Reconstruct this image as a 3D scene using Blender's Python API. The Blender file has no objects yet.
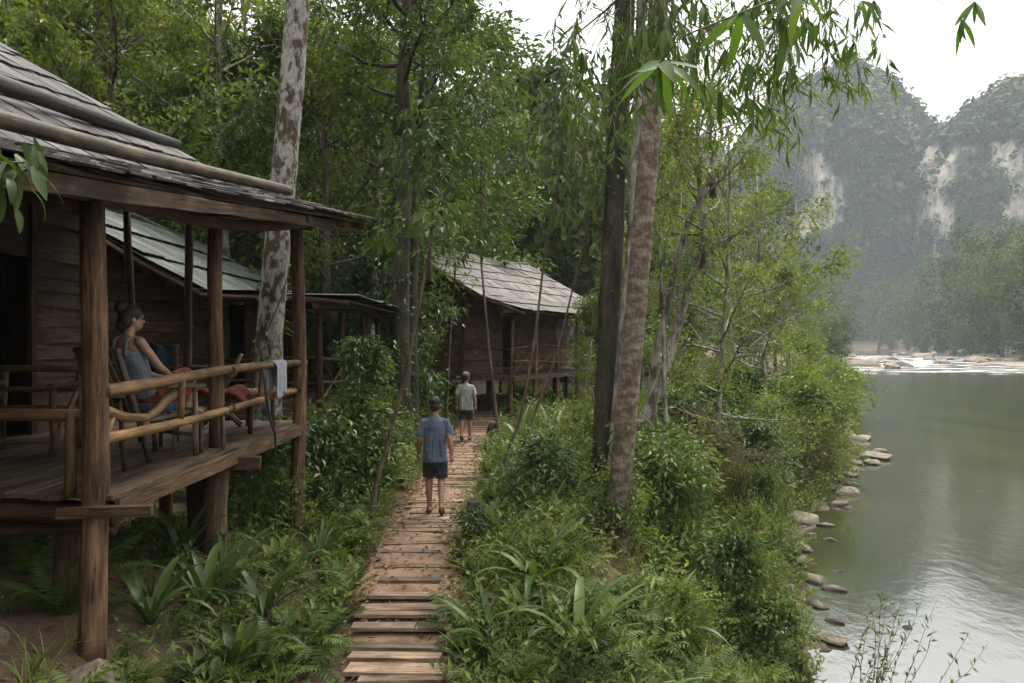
import bpy, math, random
import numpy as np
from mathutils import Vector, Matrix, Quaternion, Euler

# ------------------------------------------------------------------ camera, sky, sun, exposure
scene = bpy.context.scene
COL = scene.collection
CAMZ = 2.65
cam_data = bpy.data.cameras.new('camera')
cam_data.lens = 28.0
cam_data.sensor_width = 36.0
cam_data.clip_start = 0.05
cam_data.clip_end = 6000.0
cam = bpy.data.objects.new('camera', cam_data)
cam.location = (0.0, 0.0, CAMZ)
cam.rotation_euler = (math.radians(90), 0, 0)
COL.objects.link(cam)
scene.camera = cam

SUN_EL, SUN_AZ = math.radians(58), math.radians(35)     # azimuth measured from +Y towards +X
world = bpy.data.worlds.new('World')
scene.world = world
world.use_nodes = True
wn, wl = world.node_tree.nodes, world.node_tree.links
bg = wn['Background']
sky = wn.new('ShaderNodeTexSky')
sky.sky_type = 'NISHITA'
sky.sun_disc = False
sky.sun_elevation = SUN_EL
sky.sun_rotation = SUN_AZ
sky.dust_density = 4.0
mixw = wn.new('ShaderNodeMix'); mixw.data_type = 'RGBA'
mixw.inputs['Factor'].default_value = 0.90               # overcast veil over the clear sky
mixw.inputs['B'].default_value = (11.2, 11.0, 10.7, 1)
wl.new(sky.outputs['Color'], mixw.inputs['A'])
# an overcast sky is brighter overhead than at the horizon
tcw = wn.new('ShaderNodeTexCoord'); spw = wn.new('ShaderNodeSeparateXYZ')
wl.new(tcw.outputs['Generated'], spw.inputs[0])
mrw = wn.new('ShaderNodeMapRange'); mrw.inputs['From Min'].default_value = 0.0; mrw.inputs['From Max'].default_value = 1.0
mrw.inputs['To Min'].default_value = 0.50; mrw.inputs['To Max'].default_value = 1.9
wl.new(spw.outputs['Z'], mrw.inputs['Value'])
mulw = wn.new('ShaderNodeMix'); mulw.data_type = 'RGBA'; mulw.blend_type = 'MULTIPLY'; mulw.inputs['Factor'].default_value = 1.0
wl.new(mixw.outputs['Result'], mulw.inputs['A']); wl.new(mrw.outputs['Result'], mulw.inputs['B'])
wl.new(mulw.outputs['Result'], bg.inputs['Color'])
bg.inputs['Strength'].default_value = 0.072

sun_data = bpy.data.lights.new('sun', 'SUN')
sun_data.energy = 2.6
sun_data.angle = math.radians(26)
sun_data.color = (1.0, 0.95, 0.87)
sun = bpy.data.objects.new('sun', sun_data)
sd = Vector((math.sin(SUN_AZ) * math.cos(SUN_EL), math.cos(SUN_AZ) * math.cos(SUN_EL), math.sin(SUN_EL)))
sun.rotation_euler = sd.to_track_quat('Z', 'Y').to_euler()
COL.objects.link(sun)

vs = scene.view_settings
vs.view_transform = 'Standard'
vs.look = 'None'
vs.gamma = 1.0
vs.use_curve_mapping = False
vs.exposure = 1.22
cy = scene.cycles
cy.use_denoising = True
try:
    cy.denoiser = 'OPENIMAGEDENOISE'
except Exception:
    pass
cy.max_bounces = 5
cy.diffuse_bounces = 2
cy.glossy_bounces = 2
cy.transmission_bounces = 4
cy.transparent_max_bounces = 6
cy.volume_bounces = 2
cy.caustics_reflective = False
cy.caustics_refractive = False
cy.sample_clamp_indirect = 4.0

rng = np.random.default_rng(7)
random.seed(7)
F = 1024 * 28.0 / 36.0
PI = math.pi


def at(px, py, D):
    return Vector(((px - 512) / F * D, D, CAMZ - (py - 341.5) / F * D))


# ------------------------------------------------------------------ noise
def _hash(ix, iy, iz):
    h = (ix * 374761393 + iy * 668265263 + iz * 2147483647 + 1013) & 0xffffffff
    h = ((h ^ (h >> 13)) * 1274126177) & 0xffffffff
    h = ((h ^ (h >> 16)) * 2246822519) & 0xffffffff
    return ((h ^ (h >> 15)) & 0xffff) / 65535.0


def vnoise(x, y, z=0.0):
    x, y, z = np.broadcast_arrays(np.asarray(x, float), np.asarray(y, float), np.asarray(z, float))
    ix, iy, iz = np.floor(x).astype(np.int64), np.floor(y).astype(np.int64), np.floor(z).astype(np.int64)
    fx, fy, fz = x - ix, y - iy, z - iz
    u, v, w = fx * fx * (3 - 2 * fx), fy * fy * (3 - 2 * fy), fz * fz * (3 - 2 * fz)
    r = 0
    for a in (0, 1):
        for b in (0, 1):
            for c in (0, 1):
                r = r + _hash(ix + a, iy + b, iz + c) * (u if a else 1 - u) * (v if b else 1 - v) * (w if c else 1 - w)
    return r * 2 - 1


def fbm(x, y, z=0.0, o=4):
    s, a, f = 0, 1.0, 1.0
    for k in range(o):
        s = s + a * vnoise(np.asarray(x) * f + 17.3 * k, np.asarray(y) * f - 9.1 * k, np.asarray(z) * f + 3.7 * k)
        a *= 0.5; f *= 2.03
    return s / 1.9


def sstep(a, b, x):
    t = np.clip((np.asarray(x, float) - a) / (b - a), 0, 1)
    return t * t * (3 - 2 * t)


# ------------------------------------------------------------------ object helpers
WM = {}


def put(o, W=None, parent=None):
    W = W or Matrix.Identity(4)
    COL.objects.link(o)
    WM[o.name] = W
    if parent is not None:
        o.parent = parent
        o.matrix_basis = WM[parent.name].inverted() @ W
    else:
        o.matrix_basis = W
    return o


def tag(o, label=None, cat=None, group=None, kind=None):
    if label: o['label'] = label
    if cat: o['category'] = cat
    if group: o['group'] = group
    if kind: o['kind'] = kind
    return o


def thing(name, loc, label, cat, group=None, rz=0.0):
    o = bpy.data.objects.new(name, None)
    o.empty_display_size = 0.2
    put(o, Matrix.Translation(loc) @ Matrix.Rotation(rz, 4, 'Z'))
    return tag(o, label, cat, group)


def obj(name, me, mat=None, parent=None, W=None):
    if mat is not None and not me.materials:
        me.materials.append(mat)
    return put(bpy.data.objects.new(name, me), W, parent)


def copy_part(src, parent, W):
    c = src.copy()
    return put(c, W, parent)


def mesh_np(name, V, faces, tint=None, smooth=False):
    """faces: list of int arrays (n,k)."""
    V = np.ascontiguousarray(V, dtype=np.float32)
    me = bpy.data.meshes.new(name)
    me.vertices.add(len(V))
    me.vertices.foreach_set('co', V.ravel())
    faces = [np.asarray(f, dtype=np.int32) for f in faces if len(f)]
    nl = sum(f.size for f in faces); nf = sum(len(f) for f in faces)
    me.loops.add(nl); me.polygons.add(nf)
    me.loops.foreach_set('vertex_index', np.concatenate([f.ravel() for f in faces]))
    starts = []; s = 0
    for f in faces:
        starts.append(s + np.arange(len(f), dtype=np.int32) * f.shape[1]); s += f.size
    me.polygons.foreach_set('loop_start', np.concatenate(starts).astype(np.int32))
    me.polygons.foreach_set('use_smooth', np.full(nf, bool(smooth), dtype=bool))
    if tint is not None:
        a = me.attributes.new('tint', 'FLOAT', 'POINT')
        a.data.foreach_set('value', np.ascontiguousarray(tint, dtype=np.float32))
    me.update(calc_edges=True)
    me.validate()
    return me


class MB:
    """collects numpy geometry"""
    def __init__(s):
        s.V, s.Q, s.T, s.t, s.n = [], [], [], [], 0

    def add(s, V, Q=None, T=None, tint=0.5):
        V = np.asarray(V, float)
        if Q is not None and len(Q): s.Q.append(np.asarray(Q) + s.n)
        if T is not None and len(T): s.T.append(np.asarray(T) + s.n)
        s.V.append(V); s.n += len(V)
        s.t.append(np.broadcast_to(np.asarray(tint, float), (len(V),)).copy())

    def arrays(s):
        return (np.concatenate(s.V), [np.concatenate(s.Q)] if s.Q else [], [np.concatenate(s.T)] if s.T else [], np.concatenate(s.t))

    def mesh(s, name, smooth=False):
        V, Q, T, t = s.arrays()
        return mesh_np(name, V, Q + T, t, smooth)

    def tris(s):
        return sum(len(q) for q in s.Q) * 2 + sum(len(q) for q in s.T)


def nrm(a):
    a = np.asarray(a, float)
    return a / np.maximum(np.linalg.norm(a, axis=-1, keepdims=True), 1e-9)


def tube(P, R, sides=6, caps=True, wob=0.0, seed=0, ell=None):
    """tapered tube along polyline P with radii R -> V, quads, tris"""
    P = np.asarray(P, float); n = len(P)
    R = np.broadcast_to(np.asarray(R, float), (n,))
    T = np.gradient(P, axis=0); T = nrm(T)
    ref = np.array([0, 0, 1.0]) if abs(T[0, 2]) < 0.9 else np.array([1.0, 0, 0])
    A = np.zeros_like(P)
    a = ref - T[0] * ref.dot(T[0]); a /= np.linalg.norm(a)
    for i in range(n):
        a = a - T[i] * a.dot(T[i]); a /= max(np.linalg.norm(a), 1e-9); A[i] = a
    B = np.cross(T, A)
    th = np.arange(sides) / sides * 2 * PI
    rr = R[:, None] * np.ones((1, sides))
    if wob:
        k = np.random.default_rng(seed)
        rr = rr * (1 + wob * (k.random((n, sides)) - 0.5) + wob * (k.random((1, sides)) - 0.5))
    ex, ey = ell or (1, 1)
    V = P[:, None] + rr[..., None] * (np.cos(th)[None, :, None] * A[:, None] * ex + np.sin(th)[None, :, None] * B[:, None] * ey)
    V = V.reshape(-1, 3)
    i, j = np.meshgrid(np.arange(n - 1), np.arange(sides), indexing='ij')
    j2 = (j + 1) % sides
    Q = np.stack([i * sides + j, i * sides + j2, (i + 1) * sides + j2, (i + 1) * sides + j], -1).reshape(-1, 4)
    Tt = np.zeros((0, 3), int)
    if caps:
        c0 = len(V); V = np.concatenate([V, P[:1], P[-1:]])
        k = np.arange(sides); k2 = (k + 1) % sides
        Tt = np.concatenate([np.stack([k2, k, np.full(sides, c0)], -1),
                             np.stack([k + (n - 1) * sides, k2 + (n - 1) * sides, np.full(sides, c0 + 1)], -1)])
    return V, Q, Tt


def zalign(p0, p1):
    p0, p1 = Vector(p0), Vector(p1)
    d = p1 - p0
    return Matrix.Translation(p0) @ d.to_track_quat('Z', 'Y').to_matrix().to_4x4(), d.length


_logseed = [0]


def log(name, p0, p1, r0, r1, mat, parent, sides=12, bend=0.012, wob=0.17, top=None):
    """a round timber, its length along local Z"""
    W, L = zalign(p0, p1)
    _logseed[0] += 1
    k = np.random.default_rng(_logseed[0])
    n = max(4, int(L / 0.25))
    t = np.linspace(0, 1, n)
    ph = k.random(2) * 6.28
    P = np.stack([bend * L * np.sin(t * PI * 1.3 + ph[0]) - bend * L * math.sin(ph[0]) * (1 - t), bend * L * np.sin(t * PI * 1.7 + ph[1]) - bend * L * math.sin(ph[1]) * (1 - t), t * L], -1)
    R = (r0 + (r1 - r0) * t) * (1 + 0.05 * (k.random(n) - 0.5))
    V, Q, T = tube(P, R, sides, True, wob, _logseed[0])
    me = mesh_np(name, V, [Q, T])
    sm = np.ones(len(me.polygons), bool); sm[len(Q):] = False
    me.polygons.foreach_set('use_smooth', sm)
    return obj(name, me, mat, parent, W)


def board_mesh(L, w, t, jit=0.006, seed=0, nz=4, name='board'):
    """a sawn board, length along local Z (centred), width X, thickness Y"""
    k = np.random.default_rng(seed)
    zs = np.linspace(-L / 2, L / 2, nz)
    V = []
    e0, e1 = k.uniform(-1, 1, 2) * w * 0.12
    for i, z in enumerate(zs):
        jx = (k.random(4) - 0.5) * jit * 2
        jy = (k.random() - 0.5) * jit
        sl = [e0, -e0, -e0, e0] if i == 0 else ([e1, -e1, -e1, e1] if i == nz - 1 else [0] * 4)
        for c, (sx, sy) in enumerate(((-1, -1), (1, -1), (1, 1), (-1, 1))):
            V.append((sx * w / 2 + jx[c], sy * t / 2 + jy, z + sl[c] * 0.5))
    Q = []
    for i in range(nz - 1):
        for c in range(4):
            d = (c + 1) % 4
            Q.append((i * 4 + c, i * 4 + d, i * 4 + 4 + d, i * 4 + 4 + c))
    Q.append((3, 2, 1, 0)); b = (nz - 1) * 4
    Q.append((b, b + 1, b + 2, b + 3))
    return mesh_np(name, np.array(V), [np.array(Q)])


_bs = [1000]


def board(name, c, zdir, xdir, L, w, t, mat, parent, jit=0.006):
    """board centred at c, length along zdir, width along xdir"""
    _bs[0] += 1
    z = Vector(zdir).normalized(); x = Vector(xdir); x = (x - z * x.dot(z)).normalized(); y = z.cross(x)
    W = Matrix.Translation(c) @ Matrix((x, y, z)).transposed().to_4x4()
    return obj(name, board_mesh(L, w, t, jit, _bs[0], max(3, int(L / 0.6) + 2), name), mat, parent, W)


# ------------------------------------------------------------------ materials
def new_mat(name):
    m = bpy.data.materials.new(name); m.use_nodes = True
    nt = m.node_tree
    b = nt.nodes['Principled BSDF']
    return m, nt, b


def N(nt, t, **kw):
    n = nt.nodes.new(t)
    for k, v in kw.items():
        if hasattr(n, k) and not k.startswith('i_'):
            setattr(n, k, v)
        else:
            n.inputs[k[2:].replace('_', ' ') if k.startswith('i_') else k].default_value = v
    return n


def ramp(nt, fac, stops, interp='LINEAR'):
    r = nt.nodes.new('ShaderNodeValToRGB')
    r.color_ramp.interpolation = interp
    el = r.color_ramp.elements
    while len(el) < len(stops): el.new(0.5)
    for e, (p, c) in zip(el, stops):
        e.position = p; e.color = (*c, 1) if len(c) == 3 else c
    nt.links.new(fac, r.inputs['Fac'])
    return r


def noise_node(nt, scale, detail=4, rough=0.55, vscale=(1, 1, 1), rnd=True, coord='Object', dist=0.0):
    tc = nt.nodes.new('ShaderNodeTexCoord')
    mp = nt.nodes.new('ShaderNodeMapping')
    mp.inputs['Scale'].default_value = vscale
    nt.links.new(tc.outputs[coord], mp.inputs['Vector'])
    if rnd:
        oi = nt.nodes.new('ShaderNodeObjectInfo')
        mul = N(nt, 'ShaderNodeMath', operation='MULTIPLY'); mul.inputs[1].default_value = 37.0
        nt.links.new(oi.outputs['Random'], mul.inputs[0])
        cb = nt.nodes.new('ShaderNodeCombineXYZ')
        for a in range(3): nt.links.new(mul.outputs[0], cb.inputs[a])
        nt.links.new(cb.outputs[0], mp.inputs['Location'])
    n = nt.nodes.new('ShaderNodeTexNoise')
    n.inputs['Scale'].default_value = scale
    n.inputs['Detail'].default_value = detail
    n.inputs['Roughness'].default_value = rough
    n.inputs['Distortion'].default_value = dist
    nt.links.new(mp.outputs[0], n.inputs['Vector'])
    return n


def bump(nt, b, h, strength=0.4, dist=0.02):
    bp = nt.nodes.new('ShaderNodeBump')
    bp.inputs['Strength'].default_value = strength
    bp.inputs['Distance'].default_value = dist
    nt.links.new(h, bp.inputs['Height'])
    nt.links.new(bp.outputs[0], b.inputs['Normal'])
    return bp


def mixc(nt, fac, a, b, mode='MIX'):
    m = nt.nodes.new('ShaderNodeMix'); m.data_type = 'RGBA'; m.blend_type = mode
    for s, v in (('Factor', fac), ('A', a), ('B', b)):
        if isinstance(v, (float, int)): m.inputs[s].default_value = v
        elif isinstance(v, tuple): m.inputs[s].default_value = (*v, 1)
        else: nt.links.new(v, m.inputs[s])
    return m.outputs['Result']


def wood_mat(name, dark, mid, light, rough=0.8, moss=None, bumpd=0.004):
    m, nt, b = new_mat(name)
    g = noise_node(nt, 3.0, 6, 0.65, (9, 9, 0.8))
    big = noise_node(nt, 1.1, 3, 0.5, (1.4, 1.4, 1.0))
    c = ramp(nt, g.outputs['Fac'], [(0.30, dark), (0.5, mid), (0.72, light)])
    d = ramp(nt, big.outputs['Fac'], [(0.3, (0.45, 0.43, 0.42)), (0.65, (1.1, 1.08, 1.05))])
    col = mixc(nt, 1.0, c.outputs['Color'], d.outputs['Color'], 'MULTIPLY')
    oi = nt.nodes.new('ShaderNodeObjectInfo')
    v = ramp(nt, oi.outputs['Random'], [(0.0, (0.62, 0.62, 0.64)), (1.0, (1.2, 1.16, 1.1))])
    col = mixc(nt, 1.0, col, v.outputs['Color'], 'MULTIPLY')
    cr = noise_node(nt, 4.0, 4, 0.6, (11, 11, 0.45), dist=0.4)
    cl_ = ramp(nt, cr.outputs['Fac'], [(0.36, (0.22, 0.2, 0.19)), (0.43, (1, 1, 1))])
    col = mixc(nt, 0.85, col, cl_.outputs['Color'], 'MULTIPLY')
    st_ = noise_node(nt, 2.6, 5, 0.7, (1, 1, 0.7))
    sl_ = ramp(nt, st_.outputs['Fac'], [(0.36, (0.40, 0.40, 0.42)), (0.5, (1, 1, 1)), (0.66, (1.25, 1.2, 1.12))])
    col = mixc(nt, 0.8, col, sl_.outputs['Color'], 'MULTIPLY')
    if moss:
        mn = noise_node(nt, 2.2, 5, 0.7)
        mr = ramp(nt, mn.outputs['Fac'], [(0.56, (0, 0, 0)), (0.66, (1, 1, 1))])
        col = mixc(nt, mr.outputs['Color'], col, moss)
    nt.links.new(col, b.inputs['Base Color'])
    b.inputs['Roughness'].default_value = rough
    b.inputs['Specular IOR Level'].default_value = 0.3
    bp = bump(nt, b, g.outputs['Fac'], 0.7, bumpd)
    bq = nt.nodes.new('ShaderNodeBump'); bq.inputs['Strength'].default_value = 0.6; bq.inputs['Distance'].default_value = 0.006
    nt.links.new(cl_.outputs['Color'], bq.inputs['Height']); nt.links.new(bq.outputs[0], bp.inputs['Normal'])
    return m


def leaf_mat(name, stops, rough=0.42, trans=0.30, spec=0.24, var=0.36):
    """stops: ramp over the per-leaf tint attribute"""
    m, nt, b = new_mat(name)
    at_ = N(nt, 'ShaderNodeAttribute'); at_.attribute_name = 'tint'
    oi = nt.nodes.new('ShaderNodeObjectInfo')
    md = N(nt, 'ShaderNodeMath', operation='MULTIPLY_ADD')
    md.inputs[1].default_value = var; md.inputs[2].default_value = -var / 2
    nt.links.new(oi.outputs['Random'], md.inputs[0])
    ad = N(nt, 'ShaderNodeMath', operation='ADD')
    nt.links.new(at_.outputs['Fac'], ad.inputs[0]); nt.links.new(md.outputs[0], ad.inputs[1])
    r = ramp(nt, ad.outputs[0], stops)
    nt.links.new(r.outputs['Color'], b.inputs['Base Color'])
    b.inputs['Roughness'].default_value = rough
    b.inputs['Specular IOR Level'].default_value = spec
    tr = nt.nodes.new('ShaderNodeBsdfTranslucent')
    tc = mixc(nt, 1.0, r.outputs['Color'], (1.25, 1.35, 0.6), 'MULTIPLY')
    nt.links.new(tc, tr.inputs['Color'])
    mx = nt.nodes.new('ShaderNodeMixShader'); mx.inputs[0].default_value = trans
    nt.links.new(b.outputs[0], mx.inputs[1]); nt.links.new(tr.outputs[0], mx.inputs[2])
    nt.links.new(mx.outputs[0], nt.nodes['Material Output'].inputs['Surface'])
    return m


def plain_mat(name, col, rough=0.8, var=0.25, scale=30, bumpd=0.0, spec=0.3):
    m, nt, b = new_mat(name)
    n = noise_node(nt, scale, 3)
    lo = tuple(c * (1 - var) for c in col); hi = tuple(c * (1 + var) for c in col)
    r = ramp(nt, n.outputs['Fac'], [(0.3, lo), (0.7, hi)])
    nt.links.new(r.outputs['Color'], b.inputs['Base Color'])
    b.inputs['Roughness'].default_value = rough
    b.inputs['Specular IOR Level'].default_value = spec
    if bumpd: bump(nt, b, n.outputs['Fac'], 0.5, bumpd)
    return m


M = {}
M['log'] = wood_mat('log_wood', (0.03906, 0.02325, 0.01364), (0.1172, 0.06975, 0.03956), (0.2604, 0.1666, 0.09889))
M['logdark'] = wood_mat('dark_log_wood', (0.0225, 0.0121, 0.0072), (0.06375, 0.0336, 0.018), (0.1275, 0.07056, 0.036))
M['rail'] = wood_mat('rail_wood', (0.0924, 0.05143, 0.02475), (0.198, 0.115, 0.055), (0.3168, 0.1997, 0.1045), 0.6)
M['plank'] = wood_mat('wall_plank_wood', (0.02835, 0.01728, 0.01008), (0.081, 0.0504, 0.02835), (0.162, 0.108, 0.063))
M['plank3'] = wood_mat('brown_plank_wood', (0.042, 0.0231, 0.0126), (0.126, 0.0693, 0.0385), (0.2352, 0.1463, 0.084))
M['deck'] = wood_mat('deck_wood', (0.0372, 0.02678, 0.01767), (0.1042, 0.07366, 0.05006), (0.2083, 0.154, 0.106), 0.55)
M['path'] = wood_mat('path_plank_wood', (0.10, 0.072, 0.05), (0.26, 0.185, 0.13), (0.42, 0.32, 0.235), 0.75, None, 0.003)
M['shingle'] = wood_mat('roof_shingle_wood', (0.028, 0.0264, 0.0272), (0.1, 0.0944, 0.096), (0.264, 0.248, 0.248), 0.6)
M['shingle3'] = wood_mat('pale_shingle_wood', (0.05, 0.047, 0.046), (0.15, 0.142, 0.138), (0.30, 0.285, 0.275), 0.7, (0.075, 0.075, 0.045))
M['bamboo'] = wood_mat('bamboo_wood', (0.045, 0.036, 0.0255), (0.12, 0.09, 0.06), (0.225, 0.1762, 0.1237), 0.5)
M['greybamboo'] = wood_mat('grey_bamboo_wood', (0.016, 0.016, 0.016), (0.048, 0.0464, 0.044), (0.12, 0.116, 0.108), 0.4)
M['metal'] = wood_mat('green_mossy_roof_sheet', (0.0375, 0.04875, 0.04125), (0.09, 0.1162, 0.0975), (0.165, 0.2025, 0.1762), 0.55, (0.0525, 0.06, 0.0225))
M['dark'] = plain_mat('dark_interior', (0.012, 0.010, 0.008), 0.9)

G_STD = [(0.0, (0.020, 0.036, 0.010)), (0.35, (0.040, 0.076, 0.017)), (0.6, (0.082, 0.132, 0.028)), (0.82, (0.155, 0.205, 0.045)), (0.93, (0.2, 0.2, 0.06)), (1.0, (0.20, 0.12, 0.05))]
G_LIGHT = [(0.0, (0.045, 0.065, 0.014)), (0.4, (0.098, 0.14, 0.028)), (0.7, (0.17, 0.205, 0.045)), (1.0, (0.29, 0.27, 0.07))]
G_DARK = [(0.0, (0.014, 0.027, 0.009)), (0.5, (0.042, 0.072, 0.019)), (0.85, (0.09, 0.125, 0.030)), (1.0, (0.15, 0.15, 0.05))]
M['leaf'] = leaf_mat('forest_leaf', G_STD)
M['leaflight'] = leaf_mat('light_leaf', G_LIGHT, 0.45, 0.4)
M['leafdark'] = leaf_mat('dark_leaf', G_DARK, 0.38, 0.25, 0.26)
M['leaffar'] = leaf_mat('far_leaf', [(0.0, (0.016, 0.028, 0.009)), (0.5, (0.06, 0.088, 0.024)), (1.0, (0.15, 0.165, 0.042))], 0.7, 0.25, 0.1, 0.5)
M['cliffleaf'] = leaf_mat('cliff_scrub_leaf', [(0.0, (0.012, 0.022, 0.008)), (0.5, (0.045, 0.066, 0.018)), (1.0, (0.11, 0.13, 0.04))], 0.7, 0.15, 0.1, 0.0)
M['leafdry'] = leaf_mat('dry_olive_leaf', [(0.0, (0.045, 0.042, 0.018)), (0.5, (0.13, 0.115, 0.05)), (1.0, (0.23, 0.18, 0.085))], 0.6, 0.25, 0.2, 0.3)
M['bamleaf'] = leaf_mat('bamboo_leaf', [(0.0, (0.03, 0.065, 0.018)), (0.5, (0.07, 0.13, 0.03)), (1.0, (0.15, 0.2, 0.05))], 0.45, 0.42, 0.2)
M['herb'] = leaf_mat('herb_leaf', [(0.0, (0.02, 0.036, 0.011)), (0.3, (0.055, 0.085, 0.02)), (0.55, (0.115, 0.155, 0.034)), (0.75, (0.18, 0.215, 0.052)), (0.86, (0.22, 0.185, 0.07)), (1.0, (0.17, 0.10, 0.05))], 0.55, 0.32, 0.18, 0.0)


def bark_mat(name, base, patch, lo, hi, scale=6, vs=(1, 1, 0.6), bd=0.03, moss=None):
    m, nt, b = new_mat(name)
    n1 = noise_node(nt, scale, 5, 0.6, vs)
    n2 = noise_node(nt, scale * 5, 4, 0.65, (1, 1, 0.35))
    r1 = ramp(nt, n1.outputs['Fac'], [(lo, base), (hi, patch)])
    r2 = ramp(nt, n2.outputs['Fac'], [(0.3, (0.5, 0.5, 0.5)), (0.7, (1.2, 1.2, 1.2))])
    col = mixc(nt, 1.0, r1.outputs['Color'], r2.outputs['Color'], 'MULTIPLY')
    if moss:
        n3 = noise_node(nt, 1.7, 5, 0.7)
        r3 = ramp(nt, n3.outputs['Fac'], [(0.5, (0, 0, 0)), (0.62, (1, 1, 1))])
        col = mixc(nt, r3.outputs['Color'], col, moss)
    nt.links.new(col, b.inputs['Base Color'])
    b.inputs['Roughness'].default_value = 0.85
    b.inputs['Specular IOR Level'].default_value = 0.2
    bump(nt, b, n2.outputs['Fac'], 0.8, bd)
    return m


M['barkwhite'] = bark_mat('white_mottled_bark', (0.085, 0.056, 0.038), (0.33, 0.315, 0.285), 0.44, 0.54, 7.0, (1, 1, 0.6), 0.025)
M['barkdark'] = bark_mat('dark_mossy_bark', (0.028, 0.022, 0.017), (0.075, 0.06, 0.045), 0.4, 0.6, 5, (1, 1, 0.3), 0.03, (0.04, 0.045, 0.022))
M['barkring'] = bark_mat('brown_ringed_bark', (0.115, 0.078, 0.056), (0.27, 0.23, 0.185), 0.42, 0.64, 6.5, (0.9, 0.9, 1.7), 0.03)
M['barkmid'] = bark_mat('brown_bark', (0.06, 0.045, 0.032), (0.15, 0.115, 0.085), 0.4, 0.6, 5, (1, 1, 0.3))
M['barkpale'] = bark_mat('pale_bark', (0.10, 0.085, 0.065), (0.34, 0.31, 0.26), 0.42, 0.58, 5, (1, 1, 0.5))
M['twig'] = plain_mat('green_brown_twig', (0.07, 0.062, 0.03), 0.7)
# ------------------------------------------------------------------ terrain shape
ZW = -2.0
_LY = [-60, 0, 5, 10, 12.4, 15.6, 21, 24.6, 32, 38, 76, 120, 160, 220, 330, 420, 700]
_LX = [-6, 1.6, 2.6, 3.75, 4.5, 5.9, 8.0, 10.2, 14.0, 16.3, 33, 51, 66, 90, 139, 150, 60]
_RY = [-60, 20, 60, 120, 150, 200, 260, 350, 440, 700]
_RX = [70, 75, 88, 104, 106, 124, 142, 172, 190, 100]
_PY = [-20, 0, 5, 6.2, 8.5, 10.9, 12.1, 16.4, 20.6, 24, 27, 31, 36]
_PX = [-0.9, -0.9, -0.86, -0.87, -1.15, -1.30, -1.17, -1.17, -1.14, -1.02, -0.8, -0.75, -1.2]
_PZ = [-0.30, -0.30, -0.30, -0.28, -0.10, 0, 0, 0, 0.02, 0.10, 0.25, 0.4, 0.5]


def left_bank(y):
    return np.interp(y, _LY, _LX) + 0.35 * vnoise(np.asarray(y) * 0.45, 3.3) * sstep(5, 12, y) + 1.8 * vnoise(np.asarray(y) * 0.05, 8.1) * sstep(40, 90, y)


def right_bank(y):
    return np.interp(y, _RY, _RX) + 5 * vnoise(np.asarray(y) * 0.03, 1.7)


def path_x(y): return np.interp(y, _PY, _PX)
def path_z(y): return np.interp(y, _PY, _PZ)


def height(x, y, detail=True):
    x = np.asarray(x, float); y = np.asarray(y, float)
    xl, xr = left_bank(y), right_bank(y)
    d = (xl - x) * 0.88
    w = np.interp(y, [0, 5, 10, 25, 60, 200], [2.0, 2.2, 2.5, 6.5, 9, 14])
    t = np.clip(d / w, 0, 1)
    zl = ZW - 0.03 + 2.03 * (0.55 * t + 0.45 * t * t * (3 - 2 * t))
    # the shelf the path runs on, the slope up under the huts, the wooded hill behind
    px, pz = path_x(y), path_z(y)
    dl = np.clip(px - 0.55 - x, 0, None)
    near = np.interp(y, [0, 7, 10.5, 14, 40], [0.30, 0.30, 0.07, 0.10, 0.15])
    zl = zl + np.where(d > 0, pz * sstep(2.5, 0.3, np.abs(x - px)), 0)
    zl = zl + np.minimum(dl, 4.5) * near + np.clip(dl - 5.5, 0, None) * 0.22 + np.clip(dl - 16, 0, None) * 0.18
    zl = np.minimum(zl, 60 + 0.02 * zl)
    zl = zl + np.clip((d - 14) * 0.04, 0, 3) * sstep(30, 60, y)
    zl = np.where(d > 0, zl, ZW - 0.03 - 1.3 * sstep(0, 3.5, -d))
    dr = x - xr
    zr = np.where(dr > 0, ZW + 0.1 + 2.2 * sstep(0, 14, dr) + np.clip(dr - 14, 0, 200) * 0.06, ZW + 0.1 - 1.2 * sstep(0, 6, -dr))
    z = np.where(x > (xl + xr) * 0.5, zr, zl)
    if detail:
        onpath = sstep(0.9, 0.45, np.abs(x - px)) * (y < 34)
        z = z + (0.09 * fbm(x * 0.9, y * 0.9, 0, 3) + 0.03 * vnoise(x * 5, y * 5)) * (1 - 0.8 * onpath) + 0.5 * vnoise(x * 0.06, y * 0.06) * sstep(25, 60, y) * (d > 4)
    return z


def gz(x, y):
    return float(height(np.array([x]), np.array([y]))[0])


def axis(stops):
    out = []
    for (a, b, s) in stops:
        out.append(np.arange(a, b, s))
    out.append([stops[-1][1]])
    return np.concatenate(out)


gx = axis([(-900, -300, 75), (-300, -80, 20), (-80, -26, 4), (-26, -8, 0.8), (-8, 8, 0.14), (8, 20, 0.35), (20, 120, 2.5), (120, 200, 5), (200, 900, 70)])
gy = axis([(-40, 0, 4), (0, 4, 0.5), (4, 18, 0.14), (18, 40, 0.35), (40, 130, 2.5), (130, 450, 8), (450, 1250, 80)])
GX, GY = np.meshgrid(gx, gy, indexing='ij')
GZ = height(GX, GY)
V = np.stack([GX, GY, GZ], -1).reshape(-1, 3)
ny = len(gy)
ii, jj = np.meshgrid(np.arange(len(gx) - 1), np.arange(ny - 1), indexing='ij')
Q = np.stack([ii * ny + jj, (ii + 1) * ny + jj, (ii + 1) * ny + jj + 1, ii * ny + jj + 1], -1).reshape(-1, 4)
m, nt, b = new_mat('forest_soil')
n1 = noise_node(nt, 1.6, 6, 0.65, rnd=False)
n2 = noise_node(nt, 26, 5, 0.7, rnd=False)
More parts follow.
